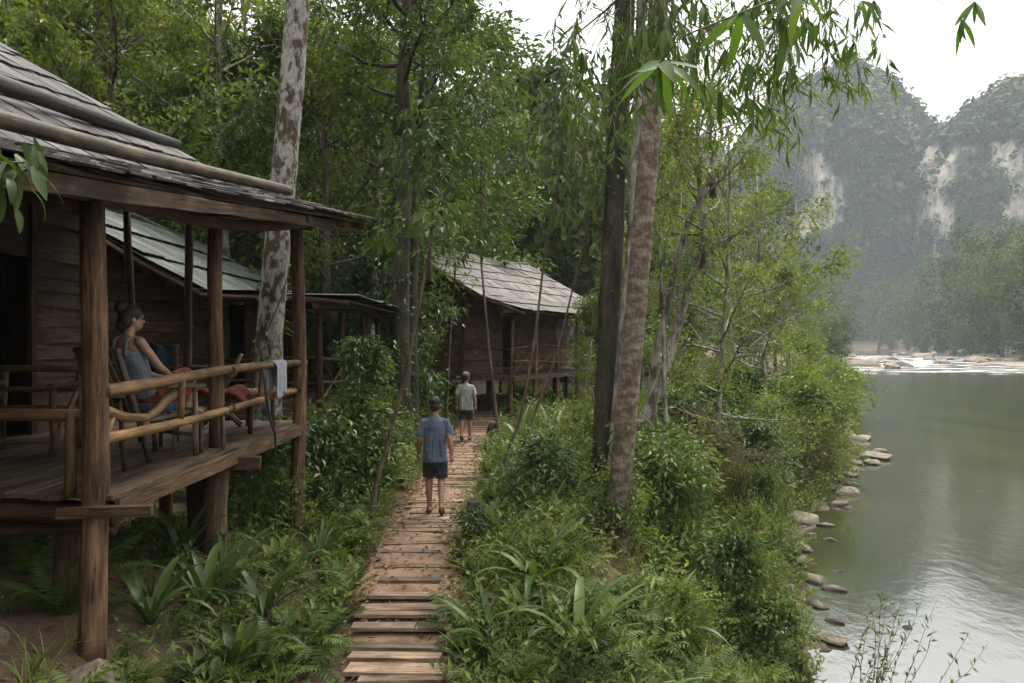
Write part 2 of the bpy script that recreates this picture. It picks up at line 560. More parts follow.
c1 = ramp(nt, n1.outputs['Fac'], [(0.3, (0.045, 0.03, 0.018)), (0.55, (0.10, 0.062, 0.035)), (0.75, (0.07, 0.07, 0.03))])
c2 = ramp(nt, n2.outputs['Fac'], [(0.3, (0.5, 0.5, 0.5)), (0.7, (1.4, 1.35, 1.3))])
nt.links.new(mixc(nt, 1.0, c1.outputs['Color'], c2.outputs['Color'], 'MULTIPLY'), b.inputs['Base Color'])
b.inputs['Roughness'].default_value = 0.95
bump(nt, b, n2.outputs['Fac'], 0.8, 0.04)
M['soil'] = m
tag(obj('ground', mesh_np('ground', V, [Q], smooth=True), M['soil']), kind='structure')

# ------------------------------------------------------------------ river
m, nt, b = new_mat('river_water')
geo = nt.nodes.new('ShaderNodeNewGeometry')
sep = nt.nodes.new('ShaderNodeSeparateXYZ'); nt.links.new(geo.outputs['Position'], sep.inputs[0])
w1 = noise_node(nt, 3.4, 5, 0.62, (1.0, 0.6, 1), False, 'Object', 0.5)
w2 = noise_node(nt, 0.16, 5, 0.6, (1, 0.35, 1), False, 'Object', 1.2)
# broken water where the river runs over the shallow bar
foam_n = noise_node(nt, 0.30, 6, 0.68, (0.45, 1.5, 1), False, 'Object', 0.8)
far = nt.nodes.new('ShaderNodeMapRange'); far.interpolation_type = 'SMOOTHSTEP'
far.inputs['From Min'].default_value = 84; far.inputs['From Max'].default_value = 128
nt.links.new(sep.outputs['Y'], far.inputs['Value'])
far2 = nt.nodes.new('ShaderNodeMapRange'); far2.interpolation_type = 'SMOOTHSTEP'
far2.inputs['From Min'].default_value = 330; far2.inputs['From Max'].default_value = 240
nt.links.new(sep.outputs['Y'], far2.inputs['Value'])
mm = N(nt, 'ShaderNodeMath', operation='MULTIPLY'); nt.links.new(far.outputs[0], mm.inputs[0]); nt.links.new(far2.outputs[0], mm.inputs[1])
th = N(nt, 'ShaderNodeMath', operation='MULTIPLY_ADD'); th.inputs[1].default_value = 0.21; nt.links.new(mm.outputs[0], th.inputs[0]); nt.links.new(foam_n.outputs['Fac'], th.inputs[2])
foam = ramp(nt, th.outputs[0], [(0.70, (0, 0, 0)), (0.86, (1, 1, 1))])
murk = ramp(nt, w2.outputs['Fac'], [(0.35, (0.026, 0.030, 0.014)), (0.62, (0.045, 0.045, 0.020))])
nt.links.new(mixc(nt, foam.outputs['Color'], murk.outputs['Color'], (0.75, 0.77, 0.78)), b.inputs['Base Color'])
rr = ramp(nt, foam.outputs['Color'], [(0, (0.06, 0.06, 0.06)), (1, (0.7, 0.7, 0.7))])
nt.links.new(rr.outputs['Color'], b.inputs['Roughness'])
b.inputs['IOR'].default_value = 3.5
b.inputs['Specular IOR Level'].default_value = 0.62
hsum = N(nt, 'ShaderNodeMath', operation='MULTIPLY_ADD'); hsum.inputs[1].default_value = 3.0
nt.links.new(foam.outputs['Color'], hsum.inputs[0]); nt.links.new(w1.outputs['Fac'], hsum.inputs[2])
bump(nt, b, hsum.outputs[0], 0.075, 0.08)
M['water'] = m
wy = axis([(-60, 60, 2), (60, 700, 8)])
V, Q = [], []
for i, y in enumerate(wy):
    V += [(float(left_bank(y)) - 2.5 - 0.02 * max(y, 0), y, ZW), (float(right_bank(y)) + 6, y, ZW)]
    if i: Q.append((2 * i - 2, 2 * i - 1, 2 * i + 1, 2 * i))
tag(obj('river', mesh_np('river', np.array(V, float), [np.array(Q)]), M['water']), kind='structure')

# ------------------------------------------------------------------ limestone towers and hills
m, nt, b = new_mat('limestone_and_scrub')
ta = N(nt, 'ShaderNodeAttribute'); ta.attribute_name = 'tint'
s1 = noise_node(nt, 0.05, 6, 0.65, (1, 1, 0.35), False)
s2 = noise_node(nt, 0.20, 6, 0.72, (1, 1, 0.22), False)
rock = ramp(nt, s2.outputs['Fac'], [(0.36, (0.09, 0.08, 0.07)), (0.47, (0.36, 0.33, 0.29)), (0.62, (0.60, 0.56, 0.50))])
rock2 = ramp(nt, s1.outputs['Fac'], [(0.42, (0.80, 0.83, 0.83)), (0.62, (1.0, 0.92, 0.83))])
rcol = mixc(nt, 1.0, rock.outputs['Color'], rock2.outputs['Color'], 'MULTIPLY')
scrub = ramp(nt, s2.outputs['Fac'], [(0.35, (0.02, 0.032, 0.014)), (0.65, (0.06, 0.08, 0.03))])
nt.links.new(mixc(nt, ta.outputs['Fac'], scrub.outputs['Color'], rcol), b.inputs['Base Color'])
b.inputs['Roughness'].default_value = 0.95
bump(nt, b, s2.outputs['Fac'], 1.0, 3.0)
M['karst'] = m
forest = MB()


def clumps(P, size, k, nq, qs, tint):
    """nq random leaf-mass quads round every point of P"""
    n = len(P)
    off = nrm(k.normal(size=(n, nq, 3))) * (k.random((n, nq, 1)) ** 0.5) * size[:, None, None] * np.array([1, 1, 0.8])
    c = P[:, None] + off
    nn = nrm(off + k.normal(size=off.shape) * size[:, None, None] * 0.15 + np.array([0, 0, 0.4]) * size[:, None, None])
    a = nrm(np.cross(nn, k.normal(size=nn.shape))); bb = np.cross(nn, a)
    s = qs * size[:, None, None] * (0.6 + 0.8 * k.random((n, nq, 1)))
    V = np.stack([c - a * s, c - bb * s * 0.7, c + a * s, c + bb * s * 0.7], 2).reshape(-1, 3)
    Q = np.arange(n * nq * 4).reshape(-1, 4)
    t = np.repeat((tint[:, None] + 0.16 * (k.random((n, nq)) - 0.5)).ravel(), 4)
    return V, Q, t


def karst(name, cx, cy, rx, ry, H, seed, rock_bias, dens, label=None, p=2.3, q=0.6, csize=5.0, rockspots=()):
    k = np.random.default_rng(seed)
    nt_, nh = (320, 120) if name == 'limestone_tower' and dens > 3000 else (150, 54)
    th = np.linspace(0, 2 * PI, nt_, endpoint=False)
    t = np.linspace(0, 1, nh) ** 0.85
    TH, T = np.meshgrid(th, t, indexing='ij')

    def surf(TH, T):
        r = np.clip(1 - T ** p, 0, 1) ** q
        cxn, cyn = np.cos(TH), np.sin(TH)
        r = r * (1 + 0.22 * fbm(cxn * 2.2 + seed, cyn * 2.2, T * 2.0, 3) + 0.07 * vnoise(cxn * 9 + seed, cyn * 9, T * 3))
        x = cx + rx * r * cxn; y = cy + ry * r * cyn
        z = -3 + H * T * (1 + 0.10 * fbm(cxn * r * 3 + seed, cyn * r * 3, 2.2, 3))
        return x, y, z
    x, y, z = surf(TH, T)

    def rockmask(x, y, z, T):
        f = fbm(x * 0.018 + seed, y * 0.018, z * 0.013, 4)
        v = f + rock_bias - 1.6 * np.abs(T - 0.52) ** 1.4
        for (sx, sz, rw, rh, amt) in rockspots:         # bare cliff faces: centre x, centre z, half width, half height (m)
            v = v + amt * np.exp(-((x - sx) / rw) ** 2 - ((z - sz) / rh) ** 2) * (y < cy)
        v = v + 0.75 * fbm(x * 0.085 + seed, y * 0.085, z * 0.05, 4)
        return sstep(0.12, 0.24, v)
    mask = rockmask(x, y, z, T)
    x = x + mask * 2.0 * vnoise(x * .1, y * .1, z * .06); y = y + mask * 4.0 * (vnoise(x * .08, z * .05, y * .08) + 0.6 * vnoise(x * .3, z * .06, y * .3))
    V = np.stack([x, y, z], -1).reshape(-1, 3)
    i, j = np.meshgrid(np.arange(nt_), np.arange(nh - 1), indexing='ij')
    i2 = (i + 1) % nt_
    Q = np.stack([i * nh + j, i2 * nh + j, i2 * nh + j + 1, i * nh + j + 1], -1).reshape(-1, 4)
    o = obj(name, mesh_np(name, V, [Q], mask.ravel(), True), M['karst'])
    tag(o, label, None, None, 'structure')
    n = dens
    # only the flanks towards the river and the skyline carry single crowns
    TH2 = k.uniform(PI * 0.95, PI * 2.05, n); T2 = k.random(n) ** 0.75
    x, y, z = surf(TH2, T2)
    keep = rockmask(x, y, z, T2) < np.where(k.random(n) < 0.16, 2.0, k.uniform(0.2, 0.75, n))
    P = np.stack([x, y, z], -1)[keep]
    sz = csize * (0.55 + 1.3 * k.random(len(P)) ** 2)
    tn = 0.40 + 0.45 * vnoise(P[:, 0] * .05, P[:, 1] * .05, P[:, 2] * .05) + 0.55 * (k.random(len(P)) - 0.5)
    V, Q, t = clumps(P + np.array([0, -1.0, 1.0]), sz, k, 17, 0.26, tn)
    forest.add(V, Q, None, t)


karst('limestone_tower', 238, 600, 88, 95, 203, 3, -0.16, 5200, p=3.0, q=0.5, rockspots=((204, 104, 12, 30, 0.9), (243, 122, 8, 22, 0.7), (190, 80, 8, 20, 0.5)))
karst('limestone_tower', 364, 520, 108, 100, 183, 11, -0.10, 4600, p=3.0, q=0.5, rockspots=((266, 104, 13, 36, 0.95), (292, 98, 12, 40, 0.85), (254, 82, 7, 30, 0.6)))
karst('limestone_tower', 128, 660, 110, 100, 178, 21, -0.35, 1500)
karst('limestone_tower', 300, 690, 110, 80, 148, 31, -0.25, 1300)
karst('hills', 10, 930, 330, 120, 300, 41, -0.9, 1500, p=1.8, q=0.8, csize=8)
karst('hills', -420, 700, 330, 200, 230, 51, -0.9, 500, p=1.8, q=0.8, csize=8)
karst('hills', 620, 640, 260, 200, 210, 61, -0.6, 400, p=1.8, q=0.8, csize=8)
tag(obj('cliff_forest', forest.mesh('cliff_forest'), M['cliffleaf']), 'scrub and trees covering the limestone towers', 'forest', None, 'stuff')

# ------------------------------------------------------------------ haze
hm = bpy.data.materials.new('pale_haze'); hm.use_nodes = True
hn = hm.node_tree
hn.nodes.remove(hn.nodes['Principled BSDF'])
pv = hn.nodes.new('ShaderNodeVolumePrincipled')
pv.inputs['Color'].default_value = (0.80, 0.91, 1.0, 1)
pv.inputs['Density'].default_value = 0.00028
hn.links.new(pv.outputs[0], hn.nodes['Material Output'].inputs['Volume'])
hx, hy0, hy1, hz0, hz1 = 980, -60, 1290, -5.5, 345
V = np.array([(sx * hx, y, z) for z in (hz0, hz1) for sx, y in ((-1, hy0), (1, hy0), (1, hy1), (-1, hy1))], float)
Q = np.array([(3, 2, 1, 0), (4, 5, 6, 7), (0, 1, 5, 4), (1, 2, 6, 5), (2, 3, 7, 6), (3, 0, 4, 7)])
hz = obj('haze', mesh_np('haze', V, [Q]), hm)
tag(hz, 'thin pale haze hanging over the valley', 'haze', None, 'stuff')
# ------------------------------------------------------------------ the plank path
pm, nt, b = new_mat('red_path_dirt')
n1 = noise_node(nt, 2.2, 6, 0.65, rnd=False)
n2 = noise_node(nt, 40, 4, 0.7, rnd=False)
c1 = ramp(nt, n1.outputs['Fac'], [(0.3, (0.12, 0.07, 0.043)), (0.5, (0.25, 0.152, 0.094)), (0.7, (0.34, 0.225, 0.148))])
c2 = ramp(nt, n2.outputs['Fac'], [(0.3, (0.6, 0.6, 0.6)), (0.7, (1.2, 1.2, 1.2))])
nt.links.new(mixc(nt, 1.0, c1.outputs['Color'], c2.outputs['Color'], 'MULTIPLY'), b.inputs['Base Color'])
b.inputs['Roughness'].default_value = 0.95
bump(nt, b, n2.outputs['Fac'], 0.8, 0.03)
ys = np.arange(3.0, 33.5, 0.14)
V, Q = [], []
NW = 9
for i, y in enumerate(ys):
    hw = 0.62 + 0.18 * float(vnoise(y * 0.9, 5.5)) + 0.1 * float(vnoise(y * 3, 1.5))
    for j in range(NW):
        s = j / (NW - 1) * 2 - 1
        x = float(path_x(y)) + s * hw
        V.append((x, y, gz(x, y) + 0.022 * (1 - s * s) + 0.006 - 0.05 * (abs(s) > 0.99)))
    if i:
        for j in range(NW - 1):
            a = (i - 1) * NW + j
            Q.append((a, a + 1, a + NW + 1, a + NW))
path = tag(obj('path', mesh_np('path', np.array(V, float), [np.array(Q)], smooth=True), pm), kind='structure')
k = np.random.default_rng(77)
D = 6.15
first = True
while D < 27:
    wv = k.uniform(0.09, 0.17) if D > 9 else k.uniform(0.12, 0.22)
    L = k.uniform(0.68, 1.02)
    x = float(path_x(D)) + k.uniform(-0.08, 0.08)
    z = max(gz(x - 0.35, D), gz(x, D), gz(x + 0.35, D)) + (0.028 if D < 9 else 0.012)
    if D < 8.6: z += 0.03
    rz = k.normal(0, 0.05)
    board('plank', (x, D, z + (0.016 if D < 9 else 0.006)), (math.cos(rz), math.sin(rz), k.normal(0, 0.012)), (-math.sin(rz), math.cos(rz), k.normal(0, .03)), L, wv, 0.034, M['path'], path, 0.005)
    D += wv + (k.choice([0.04, 0.14, 0.28, 0.42], p=[.25, .25, .25, .25]) if D > 8 else k.choice([0.03, 0.14, 0.3], p=[.4, .3, .3]))

# ------------------------------------------------------------------ near hut
DZ = 1.57
hut = thing('plank_hut', (-5.0, 8.2, gz(-5.0, 8.2)), 'dark wooden stilt hut with veranda and grey shingle roof, nearest at left', 'hut')


def xe(y): return float(np.interp(y, [3.2, 6.48, 11.2], [-2.56, -2.54, -1.95]))
def ze(y): return float(np.interp(y, [3.2, 6.48, 11.2], [3.50, 3.855, 4.34]))


def roof1(dx, y):
    """point of the near hut's roof, dx metres in from the eave"""
    z = ze(y) + 0.25 * min(dx, 1.94) + 0.60 * max(dx - 1.94, 0)
    return Vector((xe(y) - dx, y, z))


roof = bpy.data.objects.new('roof', None); put(roof, Matrix.Translation((-5, 8, 5)), hut)
# boarding under the shingles
V, Q = [], []
yy = np.linspace(3.4, 11.1, 12); dd = [0.03, 1.0, 1.94, 3.0, 4.2, 5.6]
for y in yy:
    for d in dd: V.append(roof1(d, y) - Vector((0, 0, 0.035)))
    V.append(roof1(5.6, y) + Vector((-5.0, 0, -3.0)))
nc = len(dd) + 1
for i in range(len(yy) - 1):
    for j in range(nc - 1):
        a = i * nc + j; Q.append((a, a + 1, a + nc + 1, a + nc))
me = mesh_np('roof_boarding', np.array([tuple(v) for v in V]), [np.array(Q)])
o = obj('roof_boarding', me, M['logdark'], roof)
sol = o.modifiers.new('thick', 'SOLIDIFY'); sol.thickness = 0.02; sol.offset = -1
# shingles
sh_mesh = [board_mesh(0.86, 0.245, 0.018, 0.012, 300 + i, 5, 'shingle') for i in range(6)]
for me in sh_mesh: me.materials.append(M['shingle'])
k = np.random.default_rng(5)
rows = [(0.36, 0.25), (1.0, 0.25), (1.62, 0.25), (2.25, 0.6), (2.85, 0.6), (3.45, 0.6), (4.05, 0.6), (4.65, 0.6), (5.2, 0.6)]
for ri, (d, sl) in enumerate(rows):
    y = 3.5
    while y < 11.15:
        w = k.uniform(0.9, 1.25)
        dj = d + k.normal(0, 0.05)
        p = roof1(dj, y)
        up = (roof1(dj + 0.2, y) - roof1(dj - 0.2, y)).normalized()
        al = (roof1(dj, y + 0.2) - roof1(dj, y - 0.2)).normalized()
        up = (up + al * k.normal(0, 0.05)).normalized()
        nv = up.cross(al).normalized()
        if nv.z < 0: nv = -nv
        upt = (up + nv * -0.045).normalized()
        al2 = (al - upt * al.dot(upt)).normalized()
        nv2 = upt.cross(al2)
        W = Matrix.Translation(p + nv * (0.028 + 0.012 * k.random())) @ Matrix((al2, nv2, upt)).transposed().to_4x4() @ Matrix.Diagonal((w, 1, 1.0 + k.uniform(-.08, .12), 1))
        obj('shingle', sh_mesh[k.integers(6)], None, roof, W)
        y += 0.245 * w + 0.012


def roof_log(name, d0, y0, d1, y1, r, mat, lift):
    log(name, roof1(d0, y0) + Vector((0, 0, lift)), roof1(d1, y1) + Vector((0, 0, lift)), r, r * 0.85, mat, hut, bend=0.004, wob=0.05)


roof_log('roof_pole', 3.15, 3.6, 2.75, 11.25, 0.095, M['greybamboo'], 0.14)
roof_log('roof_pole', 2.3, 3.5, 1.25, 11.35, 0.085, M['bamboo'], 0.12)
# beams, rafters
PX = -2.95
log('roof_beam', (PX + 0.02, 3.6, 3.54), (PX + 0.10, 11.2, 4.27), 0.06, 0.058, M['logdark'], hut)
board('fascia_board', (-2.44, 7.2, ze(7.2) - 0.10), (0.06, 1, 0.105), (0, 0, 1), 7.4, 0.11, 0.03, M['plank'], hut, 0.01)
for y in (4.2, 5.4, 6.6, 7.8, 9.0, 10.2, 11.0):
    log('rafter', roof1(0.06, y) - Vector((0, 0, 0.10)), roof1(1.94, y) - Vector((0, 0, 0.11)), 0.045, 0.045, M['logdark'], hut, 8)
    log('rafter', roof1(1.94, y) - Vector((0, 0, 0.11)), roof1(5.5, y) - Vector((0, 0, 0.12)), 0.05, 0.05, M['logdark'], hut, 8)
log('roof_beam', (-5.3, 10.75, 4.5), (-2.7, 10.75, 4.22), 0.07, 0.07, M['logdark'], hut)
log('roof_beam', (-5.5, 5.6, 4.1), (-2.9, 5.6, 3.62), 0.07, 0.07, M['logdark'], hut)
# posts of the veranda, from the ground up to the beam
def post(x, y, ztop, r, mat='log', zb=None, lean=(0, 0)):
    zb = gz(x, y) - 0.15 if zb is None else zb
    return log('post', (x + lean[0], y + lean[1], zb), (x, y, ztop), r * 1.06, r * 0.95, M[mat], hut, 14, 0.006, 0.12)


post(-2.955, 5.6, 3.62, 0.086)
post(-3.02, 8.15, 3.95, 0.074, zb=DZ - 0.02)
post(-2.84, 10.5, 4.16, 0.085)
log('stilt', (-3.04, 8.12, gz(-3.04, 8.12) - 0.15), (-3.0, 8.14, DZ - 0.19), 0.125, 0.115, M['log'], hut, 14)
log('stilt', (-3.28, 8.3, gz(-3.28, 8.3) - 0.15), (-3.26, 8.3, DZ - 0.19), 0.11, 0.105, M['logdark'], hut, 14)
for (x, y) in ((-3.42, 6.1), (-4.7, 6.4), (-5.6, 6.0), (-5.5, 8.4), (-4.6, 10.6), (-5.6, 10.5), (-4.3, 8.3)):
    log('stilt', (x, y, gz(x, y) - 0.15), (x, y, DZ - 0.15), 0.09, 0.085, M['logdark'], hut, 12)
for (x, y) in ((-4.42, 10.85), (-5.22, 10.85)):
    log('post', (x, y, DZ - 0.1), (x, y, 4.5), 0.06, 0.052, M['log'], hut, 10)
# deck: boards run along the edge, beams below
deck = bpy.data.objects.new('deck', None); put(deck, Matrix.Translation((-4.3, 8.2, DZ)), hut)
x = -2.80
k = np.random.default_rng(9)
while x > -5.62:
    w = k.uniform(0.13, 0.19)
    y0, y1 = 5.62 + k.uniform(-.05, .05), 10.9 + k.uniform(-.06, .06)
    if k.random() < 0.5:
        ym = k.uniform(7, 9.2)
        board('deck_board', (x - w / 2, (y0 + ym - .006) / 2, DZ - 0.02), (0, 1, 0), (1, 0, 0), ym - .006 - y0, w - 0.005, 0.035, M['deck'], deck, 0.002)
        board('deck_board', (x - w / 2, (y1 + ym) / 2, DZ - 0.02 + k.uniform(-.004, .004)), (0, 1, 0), (1, 0, 0), y1 - ym, w - 0.005, 0.035, M['deck'], deck, 0.002)
    else:
        board('deck_board', (x - w / 2, (y0 + y1) / 2, DZ - 0.02 + k.uniform(-.004, .004)), (0, 1, 0), (1, 0, 0), y1 - y0, w - 0.005, 0.035, M['deck'], deck, 0.002)
    x -= w
board('edge_board', (-2.775, 8.25, DZ - 0.085), (0, 1, 0), (0, 0, 1), 5.3, 0.12, 0.035, M['plank'], hut, 0.006)
for (y, r) in ((5.80, 0.08), (8.35, 0.08), (10.6, 0.08), (7.0, 0.06), (9.4, 0.06)):
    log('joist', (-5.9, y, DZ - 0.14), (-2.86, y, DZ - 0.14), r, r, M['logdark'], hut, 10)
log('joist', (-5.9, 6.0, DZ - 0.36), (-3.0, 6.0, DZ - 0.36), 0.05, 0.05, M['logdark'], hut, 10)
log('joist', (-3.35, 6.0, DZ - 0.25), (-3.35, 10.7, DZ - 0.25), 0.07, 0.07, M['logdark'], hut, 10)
board('bracket', (-2.82, 5.52, DZ - 0.10), (1, 0.12, 0), (0, 0, 1), 0.62, 0.07, 0.06, M['log'], hut)
board('bracket', (-2.88, 8.05, DZ - 0.15), (1, 0.1, 0), (0, 0, 1), 0.66, 0.13, 0.09, M['logdark'], hut)
# railings
log('rail', (-2.90, 5.55, 2.29), (-2.80, 10.72, 2.385), 0.048, 0.042, M['rail'], hut, 12, 0.004)
log('rail', (-2.92, 5.6, 1.955), (-2.83, 10.62, 1.99), 0.042, 0.036, M['rail'], hut, 12, 0.004)
log('rail', (-6.3, 5.66, 2.17), (-3.0, 5.63, 2.14), 0.045, 0.04, M['rail'], hut, 12, 0.004)
log('rail', (-5.6, 10.86, 2.33), (-2.86, 10.86, 2.33), 0.04, 0.04, M['logdark'], hut, 10)
log('rail', (-5.6, 10.87, 1.95), (-2.86, 10.87, 1.95), 0.035, 0.035, M['logdark'], hut, 10)
for (y, r) in ((9.15, 0.032), (9.9, 0.03), (6.95, 0.03)):
    log('baluster', (-2.89, y, 1.98), (-2.87, y, 2.34), r, r, M['rail'], hut, 8)
log('baluster', (-3.12, 5.62, DZ), (-3.11, 5.63, 2.15), 0.04, 0.036, M['rail'], hut, 8)
log('baluster', (-4.2, 5.62, DZ), (-4.2, 5.63, 2.15), 0.04, 0.036, M['rail'], hut, 8)
# forked branch filling the near bay
log('forked_brace', (-2.93, 5.72, 2.16), (-2.93, 6.35, 2.03), 0.042, 0.036, M['rail'], hut, 10, 0.02)
log('forked_brace', (-2.93, 6.33, 2.03), (-2.93, 6.95, 2.20), 0.036, 0.045, M['rail'], hut, 10, 0.02)
log('forked_brace', (-2.93, 6.36, 1.93), (-2.93, 6.35, 2.06), 0.034, 0.034, M['rail'], hut, 10, 0)
log('forked_brace', (-2.95, 5.68, 1.85), (-2.94, 5.86, 2.12), 0.034, 0.034, M['rail'], hut, 10, 0)
# twine lashings where rails meet posts
def lashing(p, d, r):
    p, d = Vector(p), Vector(d).normalized()
    B = MB()
    u = d.orthogonal().normalized(); v = d.cross(u)
    for q in range(4):
        a = np.linspace(0, 2 * PI, 15)
        P = np.array([tuple(p + d * (q - 1.5) * 0.013 + (u * math.cos(t) + v * math.sin(t)) * r) for t in a])
        V, Q, T = tube(P, 0.007, 5, False); B.add(V, Q, None)
    obj('lashing', B.mesh('lashing', True), M['logdark'], hut)


for (y, x_) in ((5.62, -2.9), (8.1, -2.86), (10.45, -2.81)):
    lashing((x_, y, float(np.interp(y, [5.55, 10.72], [2.29, 2.385]))), (0.02, 1, 0.02), 0.056)
    lashing((x_ - 0.01, y, float(np.interp(y, [5.6, 10.62], [1.955, 1.99]))), (0.02, 1, 0.01), 0.05)
# plank wall with doorway
wall = bpy.data.objects.new('wall', None); put(wall, Matrix.Translation((-5.62, 9, DZ)), hut)
WX = -5.62
k = np.random.default_rng(21)
z = DZ
while z < 4.75:
    h = k.uniform(0.17, 0.24)
    for (y0, y1) in ((9.28, 10.45), (4.2, 8.35)):
        if y1 < 9 and z > 4.4: pass
        board('wall_plank', (WX + k.uniform(-.008, .008), (y0 + y1) / 2, z + h / 2), (0, 1, k.normal(0, .004)), (-0.09, 0, 1), y1 - y0 - 0.01, h + 0.006, 0.022, M['plank'], wall)
    if z > 3.45:
        board('wall_plank', (WX + k.uniform(-.008, .008), 8.81, z + h / 2), (0, 1, 0), (-0.09, 0, 1), 0.9, h + 0.006, 0.022, M['plank'], wall)
    z += h
for y in (8.36, 9.27, 10.47):
    board('wall_stud', (WX + 0.035, y, 3.1), (0, 0, 1), (0, 1, 0), 3.1, 0.10, 0.06, M['logdark'], wall)
# the room behind, closed at the back
V = np.array([(-8.4, 4.2, DZ - .05), (-5.66, 4.2, DZ - .05), (-5.66, 10.4, DZ - .05), (-8.4, 10.4, DZ - .05), (-8.4, 4.2, 4.9), (-5.66, 4.2, 4.5), (-5.66, 10.4, 5.0), (-8.4, 10.4, 5.4)], float)
Q = np.array([(0, 3, 2, 1), (3, 0, 4, 7), (2, 3, 7, 6), (0, 1, 5, 4)])
obj('room_wall', mesh_np('room_wall', V, [Q]), M['plank'], hut)

# ------------------------------------------------------------------ the two huts further on


def far_hut(name, origin, rz, label, prof, W_, L_, dz, pw, posts_y, over, mats, floor_drop, shw, shl, near_wall=True, wall_h=2.3, seed=0, slat='shingle', corr=False):
    """local frame: veranda edge on x=0, hut runs back along +y and away to -x. prof: roof profile (x,z) from eave up to the ridge"""
    B = Matrix.Translation(origin) @ Matrix.Rotation(rz, 4, 'Z')
    h = thing(name, origin, label, 'hut', rz=rz)
    k = np.random.default_rng(seed)
    R3 = B.to_3x3()
    P = lambda x, y, z: B @ Vector((x, y, z))
    Dv = lambda x, y, z: R3 @ Vector((x, y, z))
    rf = bpy.data.objects.new('roof', None); put(rf, B @ Matrix.Translation((-W_ / 2, L_ / 2, prof[-1][1])), h)
    ya, yb = -over, L_ + over
    # boarding
    pr = [(x, z - 0.04) for x, z in prof]
    rx, rz_ = prof[-1]
    pr.append((rx - (prof[0][0] - rx) * 0.9, prof[0][1] + 0.1))
    V, Q = [], []
    for (x, z) in pr:
        V += [tuple(P(x, ya + 0.04, z)), tuple(P(x, yb - 0.04, z))]
    for i in range(len(pr) - 1): Q.append((2 * i, 2 * i + 1, 2 * i + 3, 2 * i + 2))
    o = obj('roof_boarding', mesh_np('roof_boarding', np.array(V), [np.array(Q)]), M['logdark'], rf)
    s = o.modifiers.new('thick', 'SOLIDIFY'); s.thickness = 0.03; s.offset = 0
    # roof pieces
    if corr:
        n = 8; xs = np.linspace(-shw / 2, shw / 2, n * 2 + 1)
        ms = []
        for q in range(3):
            yz = 0.012 * np.cos(np.arange(n * 2 + 1) * PI) + 0.004 * k.normal(size=n * 2 + 1)
            V = np.concatenate([np.stack([xs, yz, np.full_like(xs, -shl / 2)], -1), np.stack([xs, yz, np.full_like(xs, shl / 2)], -1)])
            a = np.arange(n * 2)
            me = mesh_np(slat, V, [np.stack([a, a + 1, a + 2 + n * 2, a + 1 + n * 2], -1)], smooth=False)
            ms.append(me)
    else:
        ms = [board_mesh(shl, shw, 0.022, 0.02, seed * 10 + q, 4, slat) for q in range(4)]
    for me in ms: me.materials.append(M[mats['roof']])
    for i in range(len(prof) - 1):
        a, c = Vector((prof[i][0], 0, prof[i][1])), Vector((prof[i + 1][0], 0, prof[i + 1][1]))
        Ls = (c - a).length; nrow = max(1, round(Ls / (shl * 0.78)))
        up = (c - a).normalized()
        for r in range(nrow):
            base = a + (c - a) * ((r + 0.5) / nrow)
            y = ya
            while y < yb:
                w = k.uniform(0.9, 1.1)
                u = Dv(*up); al = Dv(0, 1, 0)
                al = (al + u * k.normal(0, 0.03)).normalized()
                nv = u.cross(al).normalized()
                if nv.z < 0: nv = -nv
                u2 = (u - nv * 0.05).normalized(); al2 = (al - u2 * al.dot(u2)).normalized()
                Wm = Matrix.Translation(P(base.x, y + shw * w / 2, base.z) + nv * (0.03 + 0.01 * k.random()) + u * k.normal(0, 0.03)) @ Matrix((al2, u2.cross(al2), u2)).transposed().to_4x4() @ Matrix.Diagonal((w, 1, 1, 1))
                obj(slat, ms[k.integers(len(ms))], None, rf, Wm)
                y += shw * w * 0.985
    log('ridge_pole', P(rx, ya - .1, rz_ + 0.05), P(rx, yb + .1, rz_ + 0.05), 0.07, 0.07, M[mats['pole']], h, 8)
    # verge timber along the near gable and eave pole
    for i in range(len(prof) - 1):
        log('verge_pole', P(prof[i][0], ya + .02, prof[i][1] - .09), P(prof[i + 1][0], ya + .02, prof[i + 1][1] - .09), 0.05, 0.05, M['logdark'], h, 8)
    log('eave_beam', P(0, ya, prof[0][1] - 0.12), P(0, yb, prof[0][1] - 0.12), 0.06, 0.06, M['logdark'], h, 8)
    # deck
    dk = bpy.data.objects.new('deck', None); put(dk, B @ Matrix.Translation((-W_ / 2, L_ / 2, dz)), h)
    x = 0.02
    while x > -W_:
        w = 0.24
        board('deck_board', P(x - w / 2, L_ / 2, dz - 0.02), Dv(0, 1, 0), Dv(1, 0, 0), L_ + 0.1, w - 0.015, 0.04, M['deck'], dk)
        x -= w
    board('edge_board', P(0.045, L_ / 2, dz - 0.09), Dv(0, 1, 0), Dv(0, 0, 1), L_ + 0.1, 0.14, 0.04, M['plank3'], h)
    board('edge_board', P(-W_ / 2, -0.075, dz - 0.09), Dv(1, 0, 0), Dv(0, 0, 1), W_, 0.14, 0.04, M['plank3'], h)
    # posts and stilts
    for y in posts_y:
        p = P(-0.06, y, 0); g = gz(p.x, p.y)
        log('post', Vector((p.x, p.y, g - 0.2)), P(-0.06, y, prof[0][1] - 0.12), 0.065, 0.058, M[mats['post']], h, 10, 0.008)
        for xs_ in (-pw, -W_ + 0.1):
            p = P(xs_, y, 0); g = gz(p.x, p.y)
            log('stilt', Vector((p.x, p.y, g - 0.2)), P(xs_, y, dz - .04), 0.08, 0.075, M['logdark'], h, 8)
    for zr in (0.45, 0.85):
        log('rail', P(-0.06, 0, dz + zr), P(-0.06, L_, dz + zr), 0.03, 0.03, M[mats['post']], h, 8)
        log('rail', P(-pw, 0.02, dz + zr), P(0, 0.02, dz + zr), 0.03, 0.03, M[mats['post']], h, 8)
